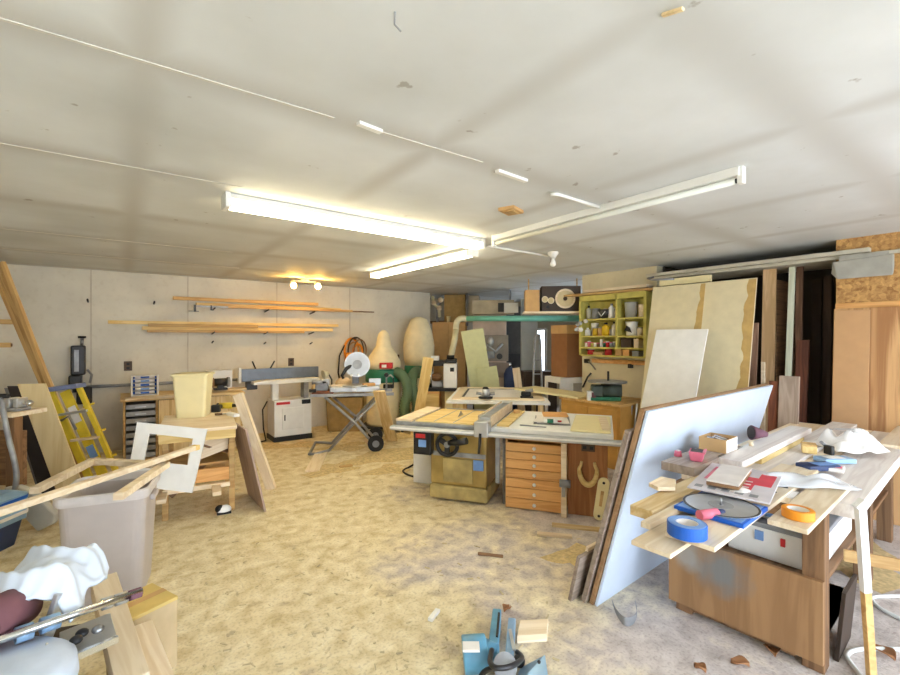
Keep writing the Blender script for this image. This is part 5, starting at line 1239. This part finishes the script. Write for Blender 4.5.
# side bench with vice
c0 = D(14, 413, 4.0)
t = thing('side_bench', 'pale topped bench corner crowded against the side wall', 'bench', (c0.x, c0.y, 0), brg(92))
MB().b2((-.66, -.02, c0.z - .04), (.0, .32, c0.z)).build('top', pale, t, .004); MB().b2((-.10, .02, 0), (-.02, .1, c0.z - .04)).build('leg', walnut_z, t, .003); MB().b2((-.64, .02, 0), (-.56, .1, c0.z - .04)).build('leg', walnut_z, t, .003); MB().b2((-.62, .1, .3), (-.02, .14, .8)).build('back_board', walnut, t, .003)
t = thing('bench_vise', 'chrome bench vice on the pale bench corner', 'vice', (c0.x, c0.y, c0.z + .001), brg(92)); t.location = V(t.location) - RIGHT * .09 + FWD * .12
MB().b2((-.08, -.06, 0), (.06, .08, .03)).build('base', dullsteel, t, .006); MB().b2((-.07, -.05, .03), (-.02, .06, .12)).build('jaw', alu, t, .01); MB().b2((.01, -.05, .03), (.05, .06, .12)).build('jaw', alu, t, .01); MB().cyl((-.02, 0, .07), (.12, 0, .07), .014).build('screw', chrome, t); MB().sph((.12, 0, .07), .03).build('knob', chrome, t)
# leaning boards
A, B = F(60, 502), F(88, 500)
slab('plywood_board', wood('pale_ply', (232, 212, 164), (214, 188, 134), 'Y', fine=.5), A, B - A, D(17, 384, 4.55) - A, -.02, label='pale plywood board leaning to one side beside the yellow ladder', cat='board')
A2 = F(41, 497); slab('dark_sheet', plain('dark_sheet', (58, 54, 58), .5), A2, F(64, 496) - A2, D(7, 386, 4.8) - A2, -.012, label='dark sheet with pale edges leaning behind the plywood board', cat='sheet')
slab('pale_sheet_edge', grey_plastic, A2 - RIGHT * .05 + FWD * .03, RIGHT * .045, D(4, 388, 4.8) - RIGHT * .0 - (A2 - RIGHT * .05 + FWD * .03), -.012, label='grey sheet edge leaning next to the dark sheet', cat='sheet')
lb = []
for k, (pb, pt, w_, m_, lab) in enumerate([((86, 480), (2, 262), .05, fir, 'golden timber leaning tallest of the bundle, on its wall side'), ((81, 481), (-3, 264), .05, fir, 'golden timber leaning in the middle of the tall bundle'), ((75, 483), (-8, 266), .05, fir, 'golden timber leaning on the outer side of the tall bundle')]):
    A = F(*pb) + FWD * .06 * k; T_ = D(pt[0], pt[1], 5.02 + .07 * k)
    plank('timber', m_, A, T_, w_, .04, RIGHT, label=lab, cat='board', group='tall leaning timbers')
A = F(86, 470); plank('board', pale, A, D(33, 351, 5.4), .12, .02, RIGHT, label='pale board end rising behind the plywood board', cat='board')
for (px, py), lab in (((19, 322), 'short timber end on the side wall rack, upper one'), ((11, 345), 'short timber end on the side wall rack, lower one')):
    e = D(px, py, 5.6); 
    t = thing('wall_rack_timber', lab, 'board', e); MB().b2((-(e.x + 1.45), -.03, -.03), (0, .03, .03)).build('timber', fir, t, .003); MB().cyl((0, 0, 0), (.012, 0, 0), .02).build('end_mark', walnut, t)
# ladder
TL, TR, BL, BR = D(50, 391, 4.95), D(78, 386, 5.0), F(95, 490), F(123, 488)
t = thing('step_ladder', 'yellow stepladder with a blue grey top leaning beside the plywood board', 'ladder', (BL + BR) / 2)
Oz = V(t.location); nrm = (TR - TL).cross(BL - TL).normalized()
if nrm.dot(FWD) > 0: nrm = -nrm
def lz(v): return v - Oz
MB().bar(lz(TL), lz(BL), .075, .03, nrm).build('rail', yellow, t, .004); MB().bar(lz(TR), lz(BR), .045, .03, nrm).build('rail', yellow, t, .004)
MB().bar(lz(TL + RIGHT * .13 - nrm * .05), lz(BL + RIGHT * .13 - nrm * .05), .10, .025, nrm).build('rear_rail', yellow, t, .004); MB().bar(lz(TR - RIGHT * .03 - nrm * .09), lz(BR - RIGHT * .03 - nrm * .09), .03, .02, nrm).build('rear_rail', yellow, t, .004)
for k, f_ in enumerate((.24, .5, .75, .94)):
    a, b = TL.lerp(BL, f_), TR.lerp(BR, f_); MB().bar(lz(a), lz(b), .09, .025, UP).build('step', pale if k else alu, t, .003)
    MB().bar(lz(a + RIGHT * .18 - nrm * .10 + UP * .08), lz(b - nrm * .10 + UP * .08), .05, .02, UP).build('rear_brace', yellow, t, .003)
MB().bar(lz(TL - RIGHT * .05 + UP * .01), lz(TR + RIGHT * .04 + UP * .01), .16, .05, UP).build('top_cap', plain('ladder_cap', (128, 140, 176), .5), t, .008)
m1 = TL.lerp(BL, .30); MB().tube([lz(m1 + nrm * .03), lz(m1 + RIGHT * .09 + nrm * .04 + UP * .05), lz(m1 + RIGHT * .16 + nrm * .03 - UP * .1)], .014).build('spreader', dullsteel, t)
a = TL.lerp(BL, .16) + RIGHT * .13 - nrm * .035; b = TL.lerp(BL, .32) + RIGHT * .13 - nrm * .035; MB().bar(lz(a), lz(b), .075, .004, nrm).build('label', paper, t)
a = TL.lerp(BL, .56) + RIGHT * .13 - nrm * .035; b = TL.lerp(BL, .68) + RIGHT * .13 - nrm * .035; MB().bar(lz(a), lz(b), .075, .004, nrm).build('blue_label', screen_blue, t)
# tool hung on the wall
p = ony(77, 371, 8.19)
t = thing('hanging_drill_press', 'dark grey tool head hung on the back wall above the ladder', 'tool', p)
MB().b2((-.06, -.16, -.05), (.10, -.02, .36)).build('body', darkmetal, t, .02); MB().b2((-.08, -.2, -.22), (.06, -.02, -.05)).build('lower_body', darkmetal, t, .02); MB().cyl((.06, -.09, .36), (.06, -.09, .46), .02).build('shaft', steel, t); MB().cyl((.06, -.09, .46), (.06, -.09, .49), .045).build('knob', black, t)
MB().b2((.0, -.14, -.46), (.17, -.01, -.22)).build('motor', black, t, .02); MB().tube([(.12, -.12, .02), (.17, -.16, -.05), (.15, -.18, -.16)], .015).build('handle', dullsteel, t); MB().b2((-.02, -.165, .0), (.03, -.158, .30)).build('side_strip', dullsteel, t); MB().b2((-.05, -.02, -.3), (.06, .0, .2)).build('wall_plate', black, t)

# ------------------------------------------------------------------ parts cabinet on the back wall
t = thing('parts_cabinet', 'long wooden cabinet with a stack of metal drawers by the back wall', 'cabinet', (0, 7.25, 0))
MB().b2((0, 0, 0), (.025, .82, .81)).build('side', fir, t, .002); MB().b2((.36, 0, 0), (.385, .82, .81)).build('side', fir, t, .002); MB().b2((1.42, 0, 0), (1.445, .82, .81)).build('side', fir, t, .002)
MB().b2((.025, .8, 0), (1.42, .82, .81)).build('back', dark_box, t); MB().b2((-.03, -.06, .81), (1.47, .84, .84)).build('top', pine, t, .003); MB().b2((.025, .02, .0), (1.42, .8, .03)).build('bottom', fir, t)
for k in range(8):
    z = .05 + .093 * k; d = MB().b2((.03, .0, z), (.355, .5, z + .062)).build('drawer', dullsteel, t, .004); MB().b2((.13, -.018, z + .02), (.25, .0, z + .035)).build('handle', alu, d)
for a, b in ((.39, .9), (.905, 1.415)): MB().b2((a, -.015, .04), (b, .0, .8)).build('door', pine_z, t, .003)
zt = .842
t = thing('tube_rack', 'white box holding five stacked pale tubes on the parts cabinet', 'box', (ony(145, 395, 7.55).x, 7.55, zt))
bx = MB(); bx.b2((-.16, -.02, 0), (-.14, .16, .28)); bx.b2((.14, -.02, 0), (.16, .16, .28)); bx.b2((-.14, .15, 0), (.14, .16, .28)); bx.b2((-.14, -.02, 0), (.14, .16, .012)); bx.b2((-.14, -.02, .268), (.14, .16, .28))
bx.build('box', white_paint, t, .002)
for k in range(5):
    z = .042 + .054 * k; c_ = MB().cyl((-.115, .04, z), (.115, .04, z), .023).build('tube', paper, t); MB().b2((-.05, .012, z - .015), (.05, .02, z + .012)).build('label', screen_blue if k % 2 else blue_deep, c_); 
    for s in (-1, 1): MB().cyl((s * .115, .04, z), (s * .135, .04, z), .02).build('cap', blue_deep, c_)
def cab(name, label, cat, px, py, y, sx, sy, sz, mat, z=zt, rz=0):
    p = ony(px, py, y); return tag(MB().b2((-sx / 2, -sy / 2, 0), (sx / 2, sy / 2, sz)).build(name, mat, bevel=.003, loc=(p.x, y, z), rot=(0, 0, rz)), label, cat)
cab('plank', 'wide pale board overhanging the front of the parts cabinet', 'board', 164, 402, 7.18, .85, .16, .025, pale, zt, .03)
cab('wood_block', 'tan block on the overhanging board next to the cream bin', 'block', 190, 400, 7.3, .25, .12, .11, orange_pine, zt + .026)
cab('board', 'pale board stacked at the machine side of the parts cabinet', 'board', 226, 400, 7.55, .55, .2, .03, pine, zt, -.05)
cab('white_box', 'white carton behind the cream bin on the parts cabinet', 'box', 219, 376, 7.75, .34, .2, .30, white_paint, zt)
p = ony(220, 393, 7.45)
t = thing('bench_grinder', 'dark bench grinder on the parts cabinet behind the yellow drill', 'grinder', (p.x, 7.42, zt + .031), 0)
MB().b2((-.09, -.06, 0), (.09, .06, .03)).build('base', black, t, .005); MB().cyl((-.08, 0, .11), (.08, 0, .11), .06).build('motor', darkmetal, t)
for s in (-1, 1): MB().cyl((s * .09, 0, .11), (s * .125, 0, .11), .075).build('wheel', walnut if s < 0 else dullsteel, t)
MB().b2((-.04, -.05, .03), (.04, .05, .07)).build('neck', black, t)

# ------------------------------------------------------------------ saw trestle table with the cream bin
SH = V((.57, 4.70, 0)); RS2 = radians(-7)
def sh(x, y, z=0): return SH + Euler((0, 0, RS2)).to_matrix() @ V((x, y, z))
t = thing('sawhorse_table', 'rough trestle table with a pale top under the cream bin', 'table', SH, RS2)
MB().b2((-.33, -.02, .785), (.31, .95, .815)).build('table_top', pale, t, .003); MB().b2((-.32, .0, .70), (.30, .04, .785)).build('front_apron', yellow_pine, t, .003); MB().b2((-.32, .88, .70), (.30, .92, .785)).build('rear_apron', pine, t, .003)
for x in (-.27, .27):
    for y in (.0, .88): MB().b2((x - .025, y + .04 if y == 0 else y - .05, 0), (x + .025, y + .09 if y == 0 else y, .785)).build('leg', fir, t, .003)
MB().b2((-.27, .045, .30), (.25, .085, .42)).build('stretcher', orange_pine, t, .003); MB().b2((-.29, .0, .245), (.25, .04, .285)).build('front_ledge', pale, t, .003); MB().b2((-.25, .85, .2), (.25, .88, .42)).build('rear_stretcher', fir, t, .003)
MB().b2((-.32, -.22, .24), (-.25, .1, .275)).build('side_ledge', pale, t, .003); MB().b2((.1, -.22, .24), (.17, .1, .275)).build('side_ledge', pale, t, .003)
MB().bar((-.28, .5, .1), (.26, .5, .62), .12, .02, (0, 1, 0)).build('brace', walnut, t, .003); MB().b2((-.25, .12, .44), (.25, .8, .46)).build('mid_shelf', fir, t, .003)
slab('offcut', walnut, sh(.02, .12, .62), UW * .22 + V((0, 0, -.1)), V((.05, .3, .0)), .02, label='dark grey offcut propped inside the trestle table', cat='board')
slab('plywood_scrap', pale, sh(-.1, .10, .47), V((.34, .0, .10)), V((.02, .05, .17)), .012, label='triangular pale scrap standing inside the trestle table', cat='board')
p = F(193.5, 416, .816)
t = thing('plastic_bin', 'cream square waste bin standing on the trestle table', 'bin', (p.x, p.y, .816), brg(76))
MB().hull([rr(.135, .11, 0, 0, .03), rr(.165, .14, 0, .44, .03), rr(.156, .13, 0, .44, .03), rr(.127, .102, 0, .012, .03)]).build('body', cream, t); MB().hull([rr(.158, .132, 0, .43, .03), rr(.178, .152, 0, .435, .03), rr(.178, .152, 0, .455, .03), rr(.158, .132, 0, .46, .03)], cap=False).build('rim', cream, t)
p = F(225, 410, .816)
t = thing('cordless_drill', 'yellow and black cordless drill lying on the trestle table', 'drill', (p.x, p.y, .816), brg(80))
MB().cyl((-.06, 0, .05), (.08, 0, .05), .035).build('body', yellow, t); MB().cyl((.08, 0, .05), (.14, 0, .05), .022, .014).build('chuck', black, t); MB().tube([(-.03, 0, .05), (-.05, -.1, .04)], .024).build('grip', black, t); MB().b2((-.1, -.16, .0), (-.01, -.1, .08)).build('battery', black, t, .008); MB().cyl((-.085, 0, .05), (-.06, 0, .05), .033).build('motor_cap', black, t)
p = F(233, 416, .816); tag(MB().b2((-.09, -.03, 0), (.09, .03, .03)).build('wood_block', white_paint, loc=(p.x, p.y, .816), rot=(0, 0, brg(130)), bevel=.003), 'white wooden block at the corner of the trestle table', 'block')
p = F(214, 415, .816); t = thing('chisel', 'small dark handled tool lying beside the cream bin', 'tool', (p.x + .05, p.y - .06, .818), 0); MB().cyl((-.05, 0, .012), (.02, 0, .012), .012).build('handle', walnut, t); MB().b2((.02, -.008, .008), (.09, .008, .014)).build('blade', steel, t)
# square white frame leaning on it
outp = [(137, 422, 3.93), (207, 429, 4.02), (192, 493, 3.88), (126, 485, 3.79)]; inp = [(149, 433.5, 3.92), (193, 438.5, 3.975), (187.5, 465, 3.925), (143.5, 461, 3.865)]
t = thing('cutout_board', 'white square panel with a window cut out leaning on the trestle table', 'panel', D(160, 490, 3.96)); Ow = V(t.location)
nf = (D(*outp[1]) - D(*outp[0])).cross(D(*outp[3]) - D(*outp[0])).normalized() * .018
mb = MB(); bm = mb.bm
ro = [[bm.verts.new(D(*q_) - Ow + nf * k) for q_ in outp] for k in (0, 1)]; ri = [[bm.verts.new(D(*q_) - Ow + nf * k) for q_ in inp] for k in (0, 1)]
for i in range(4):
    j = (i + 1) % 4
    bm.faces.new((ro[0][i], ro[0][j], ri[0][j], ri[0][i])); bm.faces.new((ro[1][i], ro[1][j], ri[1][j], ri[1][i])); bm.faces.new((ro[0][i], ro[0][j], ro[1][j], ro[1][i])); bm.faces.new((ri[0][i], ri[0][j], ri[1][j], ri[1][i]))
mb.build('panel', white_paint, t)
slab('leaning_board', wood('mauve_board', (196, 172, 158), (166, 142, 128), 'Y'), V((1.10, 4.47, 0)), V((-.02, .60, 0)), V((-.17, 0, .80)), -.018, label='greyish board leaning on the end of the trestle table', cat='board')
A = F(271.5, 489); B = D(238, 394, 4.86)
plank('plank', pale, A, B, .05, .10, FWD, label='long pale plank leaning out beside the trestle table', cat='board')
p = F(224, 513)
t = thing('palm_sander', 'black and white palm sander on the floor at the foot of the trestle', 'sander', p, brg(60))
MB().b2((-.06, -.045, 0), (.06, .045, .02)).build('pad', rubber, t, .004); MB().sph((0, 0, .03), .06, (1.1, .75, .8)).build('body', white_paint, t); MB().sph((-.035, 0, .045), .042, (1, .85, .9)).build('grip', black, t)

# ------------------------------------------------------------------ floor: offcuts, sawdust, blue saw
fl = [((312, 472), (322, 452), .17, pale, 'pale offcut lying on the floor before the jointer'),
      ((430, 622), (438, 612), .03, white_paint, 'narrow white offcut alone in the middle of the floor'),
      ((537, 535), (572, 538), .05, pale, 'white strip on the floor before the drawer cabinet'),
      ((552, 526), (600, 531), .06, pine, 'yellow strip on the floor before the brown panel'),
      ((478, 555), (503, 558), .015, walnut, 'thin dark stick lying on the floor before the table saw'),
      ((401, 424), (416, 418), .10, yellow_pine, 'yellow offcut on the floor by the dust collector'),
      ((340, 468), (352, 466), .06, fir, 'little brown offcut among shavings before the saw stand'),
      ((365, 441), (372, 447), .05, pale, 'small pale offcut under the saw stand')]
for a, b, w_, m_, lab in fl:
    plank('wood_offcut', m_, F(*a) + UP * .012, F(*b) + UP * .012, w_, .02, UP.cross(F(*b) - F(*a)), label=lab, cat='wood offcut')
random.seed(11)
sd_ = MB()
def heap(px, py, r, h):
    c = F(px, py); n, m = 18, 6; G = [[None] * n for _ in range(m)]
    for i in range(m):
        for k in range(n):
            a = 2 * pi * k / n; q_ = i / (m - 1); R_ = r * q_ * (1 + .3 * sin(3 * a + px) + .15 * sin(7 * a + py))
            G[i][k] = sd_.bm.verts.new(c + V((R_ * cos(a) * 1.4, R_ * sin(a), h * (1 - q_) ** 1.3 * (1 + .3 * sin(5 * a + i)) + .001)))
    for i in range(m - 1):
        for k in range(n):
            f = sd_.bm.faces.new((G[i][k], G[i][(k + 1) % n], G[i + 1][(k + 1) % n], G[i + 1][k])); f.smooth = True
for px, py, r, h in ((375, 458, .30, .04), (345, 447, .25, .035), (410, 452, .32, .05), (300, 445, .2, .03), (400, 436, .3, .05), (330, 470, .22, .02), (262, 446, .25, .03), (388, 470, .2, .02), (572, 556, .14, .008), (850, 560, .3, .02)): heap(px, py, r, h)
o = sd_.build('sawdust', plain('sawdust', (226, 202, 150), .95, var=.25, scale=30, bump=.6)); tag(o, 'low heaps of yellow sawdust around the machines', 'sawdust', kind='stuff')
ch = MB()
for k in range(520):
    px, py = random.uniform(200, 640), 430 + 240 * random.random() ** 1.7
    if F(px, py).y > 7.9 or 400 < px < 620 and py < 530 or px > 560 and py > 560: continue
    c = F(px, py); a = random.uniform(0, 6.3); l_ = random.uniform(.012, .05); ch.box(c + UP * .004, (l_, random.uniform(.004, .014), .004), (random.uniform(-.1, .1), random.uniform(-.1, .1), a))
tag(ch.build('wood_chips', plain('wood_chips', (226, 210, 172), .9, var=.3)), 'wood chips and shavings strewn across the floor', 'wood chips', kind='stuff')
# blue saw
p = F(500, 668); RBs = -YAW
t = thing('power_saw', 'blue power saw with two straight arms lying on the floor', 'saw', p, RBs)
O = V(t.location); Ri = Matrix.Rotation(YAW, 3, 'Z')
def b3(px, py, z): return Ri @ (F(px, py, z) - O)
MB().cyl(b3(463, 655, .09), b3(487, 652, .10), .085, .08, 28).build('motor', blue_tool, t, .008); MB().cyl(b3(484, 652, .10), b3(496, 656, .10), .06, .05).build('gear_head', blue_tool, t)
MB().b2(b3(470, 648, .172) + V((-.035, -.03, 0)), b3(470, 648, .172) + V((.045, .03, .012))).build('rating_plate', paper, t)
MB().bar(b3(492, 660, .10), b3(497, 614, .07), .05, .065).build('upper_arm', blue_tool, t, .008); MB().bar(b3(497, 640, .11), b3(499, 616, .09), .012, .04).build('arm_slot', black, t)
MB().bar(b3(509, 664, .07), b3(512, 622, .04), .042, .05).build('lower_arm', blue_light, t, .006)
MB().b2(b3(512, 640, .09) - V((.008, .08, 0)), b3(512, 640, .09) + V((.008, .08, .006))).build('arm_strip', alu, t)
MB().cyl(b3(505, 668, .05), b3(505, 666, .14), .055).build('hub', dullsteel, t); MB().sph(b3(519, 661, .06), .03).build('knob', black, t)
MB().tube(smooth([b3(492, 650, .16), b3(490, 662, .17), b3(497, 668, .18), b3(512, 666, .17), b3(522, 658, .10), b3(517, 652, .06)], 6), .012).build('hose', darkmetal, t)
MB().tube(smooth([b3(497, 668, .17), b3(484, 672, .10), b3(474, 690, .03)], 6), .012).build('cord', cord_black, t)
MB().hull([[tuple(b3(x, y, z)) for x, y, z in ((512, 690, .02), (520, 668, .02), (545, 655, .10), (550, 690, .06))], [tuple(b3(x, y, z)) for x, y, z in ((512, 690, .035), (520, 668, .035), (545, 655, .115), (550, 690, .075))]]).build('base_plate', blue_light, t, .003)
MB().cyl(b3(539, 662, .115), b3(539, 662, .121), .008).build('plate_bolt', black, t)
A, B, C_ = F(517, 644), F(547, 642), F(520, 628)
slab('wood_block', pale, A + UP * .045, B - A, C_ - A, -.045 if (B - A).cross(C_ - A).z < 0 else -.045, label='pale square wood block on the floor beside the blue saw', cat='block', bevel=.004)
# thin curl of metal strip
pts = [F(612, 600, .06), F(616, 612, .03), F(624, 622, .02), F(632, 622, .02), F(637, 614, .04), F(635, 600, .10)]
pts = smooth(pts, 5); mb = MB()
rings = []
for i, q_ in enumerate(pts):
    w_ = .004 + .028 * sin(pi * i / (len(pts) - 1)); rings.append([tuple(q_ + UP * w_), tuple(q_ + UP * w_ + FWD * .002), tuple(q_ - UP * w_ * .6 + FWD * .002), tuple(q_ - UP * w_ * .6)])
tag(mb.hull(rings).build('metal_strip', dullsteel), 'curled thin metal strip on the floor before the white sheet', 'metal strip')
# ------------------------------------------------------------------ camera, light, exposure
cd = bpy.data.cameras.new('camera'); cd.sensor_width = 36; cd.lens = 18; cd.clip_start = .05
co = bpy.data.objects.new('camera', cd); COL.objects.link(co); co.location = EYE; co.rotation_euler = (pi / 2, 0, -YAW)
SC.camera = co
w = bpy.data.worlds.new('sky'); SC.world = w; w.use_nodes = True
bg = w.node_tree.nodes['Background']; bg.inputs['Color'].default_value = (.78, .88, 1, 1); bg.inputs['Strength'].default_value = 4.2
sd = bpy.data.lights.new('sun', 'SUN'); sd.energy = 9; sd.angle = radians(1); sd.color = (1, .97, .92)
so = bpy.data.objects.new('sun', sd); COL.objects.link(so); so.rotation_euler = V((-.15, -.55, -1)).to_track_quat('-Z', 'Y').to_euler()
vs = SC.view_settings; vs.view_transform = 'Standard'; vs.look = 'None'; vs.exposure = 1.05; vs.gamma = 1
try: vs.use_curve_mapping = False
except Exception: pass
try:
    SC.cycles.use_denoising = True; SC.cycles.max_bounces = 10; SC.cycles.diffuse_bounces = 6; SC.cycles.sample_clamp_indirect = 10
except Exception: pass
